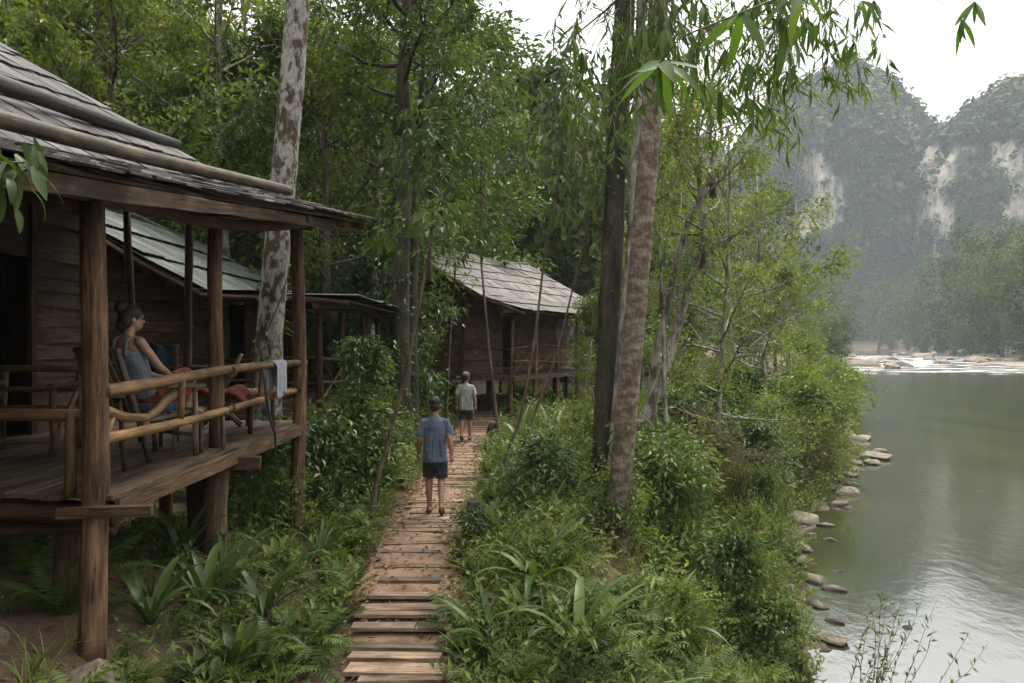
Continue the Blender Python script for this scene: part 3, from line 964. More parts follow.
    for i in range(len(posts_y) - 1):
        ya_, yb_ = posts_y[i], posts_y[i + 1]
        log('cross_brace', P(-0.06, ya_, dz + .05), P(-0.06, yb_, dz + .8), 0.022, 0.022, M[mats['post']], h, 6)
        log('cross_brace', P(-0.03, ya_, dz + .8), P(-0.03, yb_, dz + .05), 0.022, 0.022, M[mats['post']], h, 6)
    # walls of planks: one facing the veranda, one on the gable side
    wl_ = bpy.data.objects.new('wall', None); put(wl_, B @ Matrix.Translation((-W_ / 2, 0, dz)), h)

    def roofz(x):
        xs_ = [q[0] for q in prof][::-1]; zs_ = [q[1] for q in prof][::-1]
        return float(np.interp(x, xs_, zs_))
    z = dz
    while z < dz + 3.6:
        hh = k.uniform(0.17, 0.23)
        if z + hh < roofz(-pw) - 0.15:
            for (y0, y1) in ((0.05, L_ * 0.32), (L_ * 0.32 + 0.9, L_ - 0.05)):
                board('wall_plank', P(-pw + k.uniform(-.01, .01), (y0 + y1) / 2, z + hh / 2), Dv(0, 1, 0), Dv(-0.1, 0, 1), y1 - y0, hh + 0.006, 0.022, M[mats['wall']], wl_)
        # gable wall, cut to the roof slope
        xr_ = -pw
        while xr_ > -W_ and roofz(xr_) < z + hh + 0.15: xr_ -= 0.1
        xl = -W_ + 0.1
        if z > dz + wall_h: xl = max(xl, rx - (xr_ - rx))
        if xr_ - xl > 0.4:
            mid = xl + (xr_ - xl) * k.uniform(0.4, 0.6)
            for (x0, x1) in ((xl, mid), (mid + 0.012, xr_)):
                board('wall_plank', P((x0 + x1) / 2, k.uniform(-.01, .01), z + hh / 2), Dv(1, 0, 0), Dv(0, 0.1, 1), x1 - x0, hh + 0.006, 0.022, M[mats['wall']], wl_)
        z += hh
    for x_ in (-pw, -(pw + W_) / 2, -W_ + 0.1):
        board('wall_stud', P(x_, -0.05, dz + (roofz(x_) - dz) / 2 - 0.12), Dv(0, 0, 1), Dv(1, 0, 0), roofz(x_) - dz - 0.25, 0.10, 0.06, M['logdark'], wl_)
    V = [tuple(P(*q)) for q in ((-pw - .04, .03, dz - .03), (-pw - .04, L_ - .05, dz - .03), (-W_ + .1, L_ - .05, dz - .03), (-W_ + .1, .03, dz - .03),
                                (-pw - .04, .03, dz + 2), (-pw - .04, L_ - .05, dz + 2.0), (-W_ + .1, L_ - .05, dz + 2.2), (-W_ + .1, .03, dz + 2.2))]
    obj('room_wall', mesh_np('room_wall', np.array(V), [np.array([(0, 1, 2, 3), (1, 2, 6, 5), (2, 3, 7, 6)])]), M['plank'], h)
    return h, P, Dv


hut2, P2, D2 = far_hut('plank_hut', Vector((-3.25, 13.7, 0)), 0.0,
        'stilt hut with green mossy corrugated roof just behind the nearest veranda',
        [(0.55, 3.36), (-1.9, 3.52), (-5.0, 5.3)], 6.2, 6.0, 1.5, 2.3, (0.05, 1.9, 3.9, 5.9), 0.55,
        dict(roof='metal', pole='metal', post='logdark', wall='plank'), 0, 0.75, 1.5, seed=3, slat='roof_sheet', corr=True)
hut3, P3, D3 = far_hut('plank_hut', Vector((0.02, 25.0, 0)), math.radians(-28),
        'brown plank hut on stilts with pale shingle roof at the end of the path',
        [(0.75, 3.58), (-0.9, 4.12), (-4.0, 5.95)], 5.0, 8.2, 1.57, 1.8, (0.05, 1.7, 3.4, 5.2, 7.0, 8.15), 0.7,
        dict(roof='shingle3', pole='bamboo', post='log', wall='plank3'), 0, 0.42, 0.95, seed=4)
# ------------------------------------------------------------------ leaves and trees


def leaf_tris(P, Dn, Nn, L, Wd, fold=0.18, tint=0.5):
    """folded pointed leaves: base P, direction Dn, normal-ish Nn"""
    n = len(P)
    L = np.broadcast_to(np.asarray(L, float), (n,))[:, None]; Wd = np.broadcast_to(np.asarray(Wd, float), (n,))[:, None]
    S = nrm(np.cross(Dn, Nn)); U = np.cross(S, Dn)
    mid = P + Dn * L * 0.42
    V = np.stack([P, mid + S * Wd / 2 + U * Wd * fold, P + Dn * L - U * L * 0.08, mid - S * Wd / 2 + U * Wd * fold], 1).reshape(-1, 3)
    b = np.arange(n)[:, None] * 4
    T = np.concatenate([b + np.array([[0, 2, 1]]), b + np.array([[0, 3, 2]])])
    return V, T, np.repeat(np.broadcast_to(np.asarray(tint, float), (n,)), 4)


def limb_path(p0, d, L, k, n=5, up=0.0, wig=0.12):
    P = [np.array(p0, float)]; d = np.array(d, float); d /= np.linalg.norm(d)
    for i in range(n):
        d = d + k.normal(size=3) * wig + np.array([0, 0, up / n]); d /= np.linalg.norm(d)
        P.append(P[-1] + d * L / n)
    return np.array(P)


def gen_tree(seed, H, r0, cb, cr, limbs, subs, per, LL, LW, droop=0.3, shape='round', trunk_pts=None, tint0=0.5, spread=0.45, up=0.25, tsides=9, limb_th=0.3, dens_noise=0.0, twigs=True, puff=False):
    """returns (trunk MB, crown MB); base at the origin"""
    k = np.random.default_rng(seed)
    tr, cw = MB(), MB()
    if trunk_pts is None:
        n = 8
        lean = k.normal(size=2) * 0.03 * H
        z = np.linspace(-0.3, H, n)
        t = np.clip(z / H, 0, 1)
        TP = np.stack([lean[0] * t + 0.012 * H * np.sin(t * 5 + k.random() * 6), lean[1] * t + 0.012 * H * np.cos(t * 4 + k.random() * 6), z], -1)
    else:
        TP = np.array(trunk_pts, float)
    tt = np.linspace(0, 1, len(TP))
    TR = r0 * (1 - 0.8 * tt) * (1 + 0.6 * np.exp(-tt * 14))
    V, Q, T = tube(TP, TR, tsides, True, 0.10, seed); tr.add(V, Q, T)
    zt = TP[:, 2]
    ends = []
    for i in range(limbs):
        f = (i + k.random()) / limbs
        z = cb + (H * 0.98 - cb) * f
        p = np.array([np.interp(z, zt, TP[:, a]) for a in range(3)])
        rad = np.interp(z, zt, TR)
        if shape == 'round': ln = cr * math.sqrt(max(0.08, 1 - (2 * f - 0.85) ** 2))
        elif shape == 'cone': ln = cr * (1.05 - 0.8 * f)
        elif shape == 'umbrella': ln = cr * (0.5 + 0.6 * f)
        else: ln = cr * (0.7 + 0.3 * k.random())
        az = i * 2.4 + k.normal() * 0.35
        el = -0.1 + 1.0 * f + up * 0.6 + k.normal() * 0.15
        d = np.array([math.cos(az) * math.cos(el), math.sin(az) * math.cos(el), math.sin(el)])
        ln *= 0.8 + 0.4 * k.random()
        LP = limb_path(p, d, ln, k, 5, up)
        lr = max(0.008, min(rad * 0.6, limb_th * r0 * (0.5 + ln / max(cr, .1))))
        V, Q, T = tube(LP, np.linspace(lr, lr * 0.22, 6), 5, False); tr.add(V, Q, T)
        for s in range(subs):
            g = 0.25 + 0.75 * (s + k.random()) / subs
            q = np.array([np.interp(g, np.linspace(0, 1, 6), LP[:, a]) for a in range(3)])
            dd = nrm(LP[-1] - LP[0]) + k.normal(size=3) * 0.75
            sl = ln * spread * (0.5 + 0.7 * k.random())
            SP = limb_path(q, dd, sl, k, 3, 0.05)
            if twigs:
                V, Q, T = tube(SP, np.linspace(lr * 0.35, lr * 0.1, 4), 3, False); tr.add(V, Q, T)
            ends.append(SP)
    E = np.array(ends)                                  # (m,4,3)
    m_ = len(E)
    cnt = per
    tpos = k.random((m_, cnt)) ** 0.7 * 3
    i0 = np.clip(tpos.astype(int), 0, 2); fr = (tpos - i0)[..., None]
    idx = np.arange(m_)[:, None]
    C = E[idx, i0] * (1 - fr) + E[idx, i0 + 1] * fr
    sig = LL * (1.7 if puff else 1.15)
    off = k.normal(size=C.shape) * sig * np.array([1, 1, 0.75])
    C = (C + off).reshape(-1, 3)
    if dens_noise:
        fq = 9.0 / H if H > 3 else 2.2
        keep = vnoise(C[:, 0] * fq + seed, C[:, 1] * fq, C[:, 2] * fq) + 0.35 * vnoise(C[:, 0] * fq * 2.3, C[:, 1] * fq * 2.3 + seed, C[:, 2] * fq * 2.3) > 0.22 - dens_noise * 0.55
        C = C[keep]; off = off.reshape(-1, 3)[keep]
    else: off = off.reshape(-1, 3)
    n = len(C)
    ax = np.stack([np.interp(C[:, 2], zt, TP[:, a]) for a in range(2)], -1)
    out = C.copy(); out[:, :2] -= ax; out[:, 2] = 0
    Dn = nrm(nrm(off) * 0.5 + nrm(out) * 0.5 + k.normal(size=(n, 3)) * 0.55 + np.array([0, 0, -droop]))
    Nn = nrm(np.array([0, 0, 1.0]) + k.normal(size=(n, 3)) * 0.45)
    if puff:
        Nn = nrm(off / sig + np.array([0, 0, 0.5]) + nrm(out) * 0.5 + k.normal(size=(n, 3)) * 0.25)
        Dn = nrm(np.cross(Nn, k.normal(size=(n, 3))))
    clump = vnoise(C[:, 0] * 1.3 + seed * 3, C[:, 1] * 1.3, C[:, 2] * 1.3)
    tint = tint0 + 0.24 * clump + 0.16 * k.normal(size=n) * 0.8
    sc = 0.6 + 0.7 * k.random(n)
    V, T, t = leaf_tris(C, Dn, Nn, LL * sc, LW * sc, 0.2, np.clip(tint, 0.02, 0.93))
    cw.add(V, None, T, t)
    return tr, cw


PROTO = {}


def proto(key, bark, leaf, **kw):
    tr, cw = gen_tree(**kw)
    a = tr.mesh('trunk', True); a.materials.append(M[bark])
    c = cw.mesh('crown'); c.materials.append(M[leaf])
    PROTO[key] = (a, c, kw['H'])


def tree(name, key, x, y, H, rz, label, group=None, z=None, cat='tree', sq=1.0, lean=(0, 0)):
    z = gz(x, y) - 0.05 if z is None else z
    s = H / PROTO[key][2]
    o = thing(name, (x, y, z), label, cat, group)
    W = Matrix.Translation((x, y, z)) @ Euler((lean[0], lean[1], rz)).to_matrix().to_4x4() @ Matrix.Diagonal((s * sq, s * sq, s, 1))
    obj('trunk', PROTO[key][0], None, o, W)
    obj('crown', PROTO[key][1], None, o, W)
    return o


# broad forest trees
proto('broad1', 'barkmid', 'leaf', seed=101, H=12, r0=0.17, cb=2.2, cr=3.3, limbs=22, subs=8, per=120, LL=0.225, LW=0.10, tint0=0.48, dens_noise=0.4)
proto('broad2', 'barkpale', 'leaf', seed=102, H=12, r0=0.15, cb=3.2, cr=3.0, limbs=20, subs=8, per=120, LL=0.20, LW=0.10, tint0=0.58, dens_noise=0.38)
proto('broad3', 'barkdark', 'leafdark', seed=103, H=12, r0=0.18, cb=1.8, cr=3.1, limbs=24, subs=8, per=100, LL=0.25, LW=0.10, tint0=0.45, droop=0.7, dens_noise=0.4)
proto('broad4', 'barkmid', 'leaflight', seed=104, H=12, r0=0.16, cb=2.5, cr=3.2, limbs=20, subs=8, per=120, LL=0.20, LW=0.092, tint0=0.45, dens_noise=0.38)
proto('sparse', 'barkpale', 'leaflight', seed=105, H=12, r0=0.12, cb=3.0, cr=3.6, limbs=22, subs=8, per=80, LL=0.16, LW=0.075, tint0=0.5, dens_noise=0.15)
# slim understorey trees, leafy from low down
proto('under1', 'barkmid', 'leaf', seed=111, H=5, r0=0.06, cb=0.5, cr=1.5, limbs=18, subs=6, per=62, LL=0.16, LW=0.07, tint0=0.5, dens_noise=0.42)
proto('under2', 'barkdark', 'leafdark', seed=112, H=5, r0=0.055, cb=0.7, cr=1.4, limbs=16, subs=6, per=55, LL=0.20, LW=0.075, droop=0.8, tint0=0.5, dens_noise=0.42)
proto('under3', 'barkpale', 'leaflight', seed=113, H=5, r0=0.05, cb=0.6, cr=1.5, limbs=18, subs=6, per=70, LL=0.13, LW=0.055, tint0=0.5, dens_noise=0.4)
# bushes
proto('bush1', 'twig', 'leaf', seed=121, H=1.5, r0=0.025, cb=0.1, cr=0.8, limbs=18, subs=5, per=26, LL=0.11, LW=0.05, tint0=0.5, up=0.5)
proto('bush2', 'twig', 'leaflight', seed=122, H=1.5, r0=0.022, cb=0.1, cr=0.8, limbs=18, subs=5, per=28, LL=0.09, LW=0.04, tint0=0.5, up=0.5)
proto('bush3', 'twig', 'leafdark', seed=123, H=1.5, r0=0.025, cb=0.1, cr=0.75, limbs=16, subs=5, per=20, LL=0.14, LW=0.06, tint0=0.5, up=0.4, droop=0.5)
proto('bushdry', 'twig', 'leafdry', seed=124, H=1.5, r0=0.02, cb=0.1, cr=0.8, limbs=22, subs=5, per=22, LL=0.085, LW=0.026, tint0=0.5, up=0.6)
# far trees, leaves massed
proto('far1', 'barkpale', 'leaffar', seed=131, H=16, r0=0.3, cb=2.0, cr=5.8, limbs=26, subs=7, per=40, LL=0.62, LW=0.40, tint0=0.45, dens_noise=0.3, puff=True)
proto('far2', 'barkmid', 'leaffar', seed=132, H=16, r0=0.3, cb=1.0, cr=6.4, limbs=26, subs=7, per=42, LL=0.60, LW=0.38, tint0=0.58, dens_noise=0.3, shape='umbrella', puff=True)
proto('far3', 'barkpale', 'leaffar', seed=133, H=16, r0=0.28, cb=5.0, cr=4.6, limbs=18, subs=7, per=36, LL=0.55, LW=0.36, tint0=0.5, dens_noise=0.35, puff=True)


# ---- hero trunks
def hero(name, label, pts, r0, r1, bark, leaf, crown_kw, sides=16, wob=0.08, seed=0):
    """named tree with its own trunk polyline (world points), crown high up"""
    pts = np.array([tuple(p) for p in pts]); base = pts[0].copy()
    base[2] = gz(base[0], base[1]) - 0.1
    o = thing(name, tuple(base), label, 'tree')
    # smooth polyline
    s = np.linspace(0, 1, len(pts)); ss = np.linspace(0, 1, 40)
    # rise smoothly with a little sway
    P = np.stack([np.interp(ss, s, pts[:, a]) for a in range(3)], -1)
    for a in range(2):
        kk = np.ones(7) / 7
        pad = np.pad(P[:, a], 3, mode='edge'); P[:, a] = np.convolve(pad, kk, 'valid')
    P[0] = pts[0]
    P[0, 2] = base[2] - 0.1
    R = r0 + (r1 - r0) * ss
    R = R * (1 + 0.7 * np.exp(-ss * 26) + 0.04 * np.sin(ss * 40) * np.random.default_rng(seed).random(40))
    V, Q, T = tube(P, R, sides, True, wob, seed)
    tb = MB(); tb.add(V, Q, T)
    lo = P[-1].copy()
    kw = dict(seed=seed, r0=r1, cb=0.0, **crown_kw)
    tr, cw = gen_tree(**kw)
    V2, Q2, T2, _ = tr.arrays()
    tb.add(V2 + lo - np.array([0, 0, 0.3]), Q2[0], T2[0] if T2 else None)
    me = tb.mesh('trunk', True); me.materials.append(M[bark])
    obj('trunk', me, None, o)
    me = cw.mesh('crown'); me.materials.append(M[leaf])
    obj('crown', me, None, o, Matrix.Translation(lo - np.array([0, 0, 0.3])))
    return o


big = dict(H=5.5, cr=3.0, limbs=14, subs=6, per=60, LL=0.2, LW=0.09, tint0=0.5, dens_noise=0.38)
t1 = hero('forest_tree', 'tall tree with white and brown mottled bark rising beside the veranda',
     [at(268, 470, 12.4), at(268, 350, 12.4), at(278, 240, 12.4), at(290, 110, 12.4), at(298, 0, 12.4), at(305, -130, 12.4)], 0.215, 0.17, 'barkwhite', 'leaf', big, seed=201)
t2 = hero('forest_tree', 'dark mossy straight trunk left of the brown ringed trunk',
     [at(601, 500, 13), at(604, 430, 13), at(612, 250, 13), at(622, 60, 13), at(626, -20, 13), at(628, -140, 13)], 0.19, 0.16, 'barkdark', 'leafdark', big, seed=202)
t2b = hero('forest_tree', 'slim pale grey stem pressed against the dark mossy trunk',
     [at(612, 500, 12.7), at(618, 400, 12.7), at(632, 250, 12.75), at(640, 60, 12.75), at(644, -140, 12.7)], 0.10, 0.07, 'barkpale', 'leaf', dict(big, cr=1.8, limbs=9), seed=203)
t3 = hero('forest_tree', 'leaning brown ringed trunk standing on the bank in mid foreground',
     [at(613, 545, 10.6), at(620, 480, 10.6), at(632, 350, 10.6), at(645, 200, 10.6), at(655, 60, 10.6), at(662, -60, 10.6), at(668, -190, 10.6)], 0.15, 0.128, 'barkring', 'leaflight', big, 18, 0.04, seed=204)
t4 = hero('forest_tree', 'dark brown trunk with hanging foliage left of the far hut',
     [at(402, 440, 18.5), at(400, 330, 18.5), at(403, 220, 18.5), at(406, 110, 18.5)], 0.25, 0.15, 'barkdark', 'leaf',
     dict(H=8.5, cr=2.6, limbs=26, subs=7, per=62, LL=0.17, LW=0.075, tint0=0.55, dens_noise=0.35, droop=0.6), seed=205)
t4b = hero('forest_tree', 'slim trunk standing close beside the dark brown trunk',
     [at(414, 450, 18.9), at(412, 330, 18.9), at(415, 220, 18.9), at(420, 120, 18.9)], 0.14, 0.075, 'barkdark', 'leaf',
     dict(H=5.0, cr=2.2, limbs=14, subs=6, per=50, LL=0.2, LW=0.085, tint0=0.6, dens_noise=0.38), seed=206)
# leaning pale multi-stem tree on the bank
for (pts, r, lab, sd) in (
        ([at(590, 520, 17), at(640, 430, 17), at(665, 370, 17), at(685, 300, 17), at(705, 240, 17)], 0.15, 'thick leaning pale stem right of the ringed trunk', 211),
        ([at(660, 490, 17.5), at(650, 380, 17.5), at(668, 300, 17.5), at(690, 215, 17.5), at(715, 170, 17.5)], 0.10, 'pale forked stem rising behind the ringed trunk', 212),
        ([at(672, 480, 16.5), at(664, 400, 16.5), at(664, 340, 16.5), at(660, 280, 16.5)], 0.06, 'thin pale sapling nearest right of the ringed trunk', 213)):
    hero('bank_tree', lab, pts, r, r * 0.55, 'barkpale', 'leaflight', dict(H=3.2, cr=2.2, limbs=14, subs=6, per=50, LL=0.13, LW=0.055, tint0=0.5, dens_noise=0.2), seed=sd, sides=10)
# slim saplings along the path
for (pts, r, lab, sd, lf) in (
        ([at(372, 500, 11.6), at(385, 450, 11.6), at(405, 380, 11.6), at(418, 310, 11.6), at(432, 240, 11.6)], 0.035, 'leaning sapling beside the man in blue', 221, 'leaf'),
        ([at(499, 440, 20), at(488, 340, 20), at(480, 250, 20), at(482, 170, 20)], 0.036, 'straight sapling in front of the far hut wall', 222, 'leaf'),
        ([at(500, 470, 14), at(520, 420, 14), at(535, 340, 14), at(545, 250, 14), at(560, 170, 14)], 0.028, 'slender sapling with drooping dark leaves before the far hut', 223, 'leafdark'),
        ([at(505, 500, 13.2), at(528, 430, 13.2), at(555, 360, 13.2), at(575, 280, 13.2), at(590, 215, 13.2)], 0.022, 'leaning slender sapling closest to the dark mossy trunk', 224, 'leafdark'),
        ([at(446, 420, 22), at(450, 340, 22), at(455, 270, 22)], 0.035, 'thin sapling left of the walker in grey', 225, 'leaf')):
    ck = dict(H=1.8, cr=1.1, limbs=10, subs=5, per=16, LL=0.17, LW=0.065, tint0=0.5, droop=0.8)
    if sd == 225: ck = dict(H=1.0, cr=0.4, limbs=7, subs=3, per=8, LL=0.15, LW=0.06, tint0=0.5, droop=0.8)
    if lf == 'leafdark': ck = dict(H=1.7, cr=0.75, limbs=9, subs=4, per=10, LL=0.22, LW=0.075, tint0=0.45, droop=1.8)
    hero('sapling', lab, pts, r, r * 0.6, 'barkmid', lf, ck, seed=sd, sides=7)

# ---- forest behind the huts
GA = 'forest trees behind the huts'
LA = 'leafy forest tree in the dense wood behind the huts'
k = np.random.default_rng(31)
spots = []


def free(x, y, r):
    for (a, b_, c) in spots:
        if (a - x) ** 2 + (b_ - y) ** 2 < (r + c) ** 2 * 0.25: return False
    return True


def zone(v, table):
    for lim, word in table:
        if v < lim: return word
    return table[-1][1]


def blocked(x, y):
    if abs(x - float(path_x(y))) < 1.6 and y < 34: return True
    if -9.8 < x < -1.6 and 2 < y < 12.0: return True            # near hut
    if -10.5 < x < -2.1 and 11.2 < y < 20.6: return True         # second hut
    q = WM[hut3.name].inverted() @ Vector((x, y, 0))
    if -6.2 < q.x < 1.3 and -1.5 < q.y < 9.5: return True
    if x > float(left_bank(y)) - 0.6: return True
    return False


rows = [(12.2, 21, -26, -3, 15, 0.9), (21, 33, -34, -3.5, 26, 1.0), (33, 55, -55, -5, 26, 1.15)]
for (y0, y1, x0, x1, n, sc) in rows:
    c = 0; tries = 0
    while c < n and tries < 900:
        tries += 1
        x, y = k.uniform(x0, x1), k.uniform(y0, y1)
        px = 512 + x / y * F
        if px < -60 or px > 470 or blocked(x, y) or not free(x, y, 2.7): continue
        if y < 30 and px > 380: continue
        spots.append((x, y, 2.7)); c += 1
        key = ['broad1', 'broad2', 'broad3', 'broad4'][k.choice(4, p=[.27, .25, .1, .38])]
        lab = '%s forest tree %s, %s' % (dict(broad1='mid green', broad2='pale barked light', broad3='dark drooping leaved', broad4='yellow green')[key],
            zone(px, [(110, 'above the nearest hut roof'), (250, 'left of the white mottled trunk'), (385, 'between white mottled and dark brown trunks'), (999, 'right of the dark brown trunk')]),
            {12.2: 'in the front row', 21: 'in the second row', 33: 'deep in the wood'}[y0])
        tree('forest_tree', key, x, y, k.uniform(10, 15) * sc, k.uniform(0, 6.28), lab, GA)
GU = 'understorey trees behind the huts'
LU = 'low leafy understorey tree between the huts and forest trunks'
c = 0; tries = 0
while c < 50 and tries < 2000:
    tries += 1
    y = k.uniform(11.5, 36); x = k.uniform(-0.75 * y, -2)
    if blocked(x, y) or not free(x, y, 0.9): continue
    if abs(x - float(path_x(y))) < 2.0: continue
    spots.append((x, y, 0.9)); c += 1
    key = ['under1', 'under2', 'under3'][k.integers(3)]; H = k.uniform(3.5, 6.5); px = 512 + x / y * F
    lab = '%s %s understorey tree %s, %s' % ('tall' if H > 5 else 'short', dict(under1='green', under2='dark glossy', under3='pale green')[key],
        zone(px, [(110, 'behind the nearest hut'), (250, 'above the green roofed hut'), (330, 'beside the white mottled trunk'), (400, 'left of the dark brown trunk'), (999, 'near the far hut')]),
        zone(y, [(21, 'close by'), (28, 'further back'), (99, 'deepest in the shade')]))
    tree('understorey_tree', key, x, y, H, k.uniform(0, 6.28), lab, GU)

for (x, y, H, key, lab) in ((-2.35, 13.0, 2.6, 'under2', 'dark leafy understorey tree hiding the porch behind the veranda'), (-2.35, 14.2, 2.3, 'under1', 'green understorey tree right of the second hut porch'),
        (-3.05, 20.9, 4.6, 'under2', 'dark glossy tree at the far end of the second hut'),
        (-3.9, 31.5, 16.0, 'broad1', 'tall tree whose crown rises behind the far hut roof'), (-6.6, 24.0, 12, 'broad3', 'dark tree with heavy crown behind the second hut'), (-3.2, 36, 18, 'broad1', 'tall tree behind the left end of the far hut')):
    tree('forest_tree' if H > 8 else 'understorey_tree', key, x, y, H, 1.0 + x * 3, lab)
# ---- woods past the far hut
GM = 'hazy trees past the far hut'
LM = 'tall hazy green tree standing beyond the far hut'
c = 0; tries = 0
while c < 34 and tries < 2000:
    tries += 1
    y = k.uniform(37, 125); px = k.uniform(430, 800)
    x = (px - 512) / F * y
    if blocked(x, y) or x > float(left_bank(y)) - 3 or not free(x, y, 3.2): continue
    top = float(np.interp(px, [430, 480, 520, 600, 680, 760, 800], [30, 70, 75, 80, 130, 215, 250])) + k.uniform(-10, 60)
    H = CAMZ + (341.5 - top) / F * y - gz(x, y)
    if H < 5: continue
    H = min(H, 24)
    spots.append((x, y, 3.2)); c += 1
    key = ['broad1', 'broad2', 'broad4', 'broad4', 'far1'][k.integers(5)] if y < 80 else ['far1', 'far2'][k.integers(2)]
    lab = '%s woodland tree %s, %s' % (dict(broad1='mid green', broad2='light green', broad4='yellow green', far1='dense rounded', far2='wide spreading')[key],
        zone(px, [(480, 'left above the far hut roof'), (540, 'straight above the far hut roof'), (600, 'left of the dark mossy trunk'), (680, 'just right of the ringed trunk'), (740, 'behind the pale leaning stems'), (999, 'near the river bend')]),
        zone(y, [(55, 'nearest there'), (80, 'in middle distance'), (999, 'far off')]))
    tree('woodland_tree', key, x, y, H * 0.92, k.uniform(0, 6.28), lab, GM)
# ---- light trees of the near bank
bank = [(722, 17.5, 130, 'sparse', 'feathery yellow green tree overhanging the river bank, tallest there'),
        (768, 24, 175, 'sparse', 'rounded yellow green tree on the bank right of the pale stems'),
        (668, 27, 190, 'broad2', 'green tree behind the ringed trunk and the far hut porch'),
        (735, 34, 235, 'sparse', 'mid green tree further down the bank'),
        (790, 46, 268, 'under3', 'small pale tree at the water beside the rapids'),
        (592, 21.5, 300, 'under3', 'small pale tree overlapping the right end of the far hut'),
        (640, 33, 215, 'broad4', 'light tree just right of the far hut veranda')]
for (px, y, top, key, lab) in bank:
    x = (px - 512) / F * y
    z = gz(x, y)
    H = CAMZ + (341.5 - top) / F * y - z
    tree('bank_tree', key, x, y, H, k.uniform(0, 6.28), lab, z=z - 0.05, sq=0.75 if key.startswith('broad') else 0.9)
    spots.append((x, y, 2))
# ---- trees of the far bank
GF = 'trees lining the far bank'
LF = 'hazy green tree standing on the far river bank'


def far_tree(key, x, y, H, px, lab=None):
    l = '%s %s tree on the far bank %s, %s' % ('tall' if H > 22 else ('middling' if H > 15 else 'low'), dict(far1='rounded', far2='spreading', far3='slim trunked')[key],
        zone(px, [(850, 'left of the rapids'), (910, 'straight behind the rapids'), (970, 'below the gap between cliffs'), (9999, 'below the right cliff')]),
        zone(y, [(220, 'near the water'), (300, 'set back'), (999, 'furthest back')]))
    tree('riverside_tree', key, x, y, H, k.uniform(0, 6), lab or l, None if lab else GF)


for (px, y, top, key, lab) in ((905, 205, 268, 'far2', None), (870, 260, 252, 'far1', None), (965, 185, 250, 'far3', 'pale slim trunked tree on the far bank under the right cliff'),
        (1010, 175, 240, 'far1', 'tallest dark tree on the far bank at the right edge'), (1045, 170, 225, 'far1', None), (925, 240, 250, 'far1', None), (990, 215, 238, 'far2', None), (840, 300, 262, 'far1', None)):
    x = (px - 512) / F * y; z = gz(x, y)
    if x < float(right_bank(y)) and x > float(left_bank(y)): x = float(right_bank(y)) + 4; z = gz(x, y)
    H = (CAMZ + (341.5 - top) / F * y - z) * 0.84
    far_tree(key, x, y, H, px, lab)
c = 0; tries = 0
while c < 46 and tries < 3000:
    tries += 1
    y = k.uniform(150, 430); px = k.uniform(770, 1080)
    x = (px - 512) / F * y
    xl, xr = float(left_bank(y)), float(right_bank(y))
    if xl - 4 < x < xr + 3 or not free(x, y, 7): continue
    spots.append((x, y, 7)); c += 1
    far_tree(['far1', 'far2', 'far1', 'far3'][k.integers(4)], x, y, 0.84 * (CAMZ + (341.5 - float(np.interp(px, [770, 860, 940, 1080], [285, 268, 262, 240])) - k.uniform(-14, 40)) / F * y + 1.5), px)
GB = 'shrubs along the far water line'
for i in range(64):
    y = k.uniform(110, 390)
    x = float(right_bank(y)) + k.uniform(0.5, 9) if i % 4 else float(left_bank(y)) - k.uniform(1, 6)
    H = k.uniform(3, 7.5); px = 512 + x / y * F
    lab = '%s rounded shrub %s, %s' % ('tiny' if H < 5 else ('small' if H < 6.5 else 'bigger'), 'on the near side of the rapids' if i % 4 == 0 else 'on the far water line',
        zone(px, [(870, 'left of the white water'), (930, 'behind the white water'), (985, 'right of the white water'), (9999, 'at the right edge')]) + (' close' if y < 170 else (' mid' if y < 260 else ' distant')))
    tree('riverside_shrub', 'far2', x, y, H, k.uniform(0, 6), lab, GB, cat='shrub')

# ---- unseen rest of the wood behind the viewpoint, added to shut out low light
k = np.random.default_rng(33)
n = 1500
X = k.uniform(-34, 1.0, n); Y = k.uniform(-30, -3.5, n)
kk_ = k.random(n) < 0.35
X[kk_] = k.uniform(-34, -11, kk_.sum()); Y[kk_] = k.uniform(-6, 10, kk_.sum())
Zb = np.minimum(height(X, Y, False), 12)
P = np.stack([X, Y, Zb + 0.5 + 13 * k.random(n) ** 0.9], -1)
V, Q, t = clumps(P, k.uniform(1.0, 2.0, n), k, 26, 0.17, 0.45 + 0.2 * k.normal(size=n))
B = MB(); B.add(V, Q, None, np.clip(t, 0, 1))
tag(obj('unseen_forest', B.mesh('unseen_forest'), M['leaf']), 'unseen leafy wood added behind the viewpoint to block low light', 'forest', None, 'stuff')

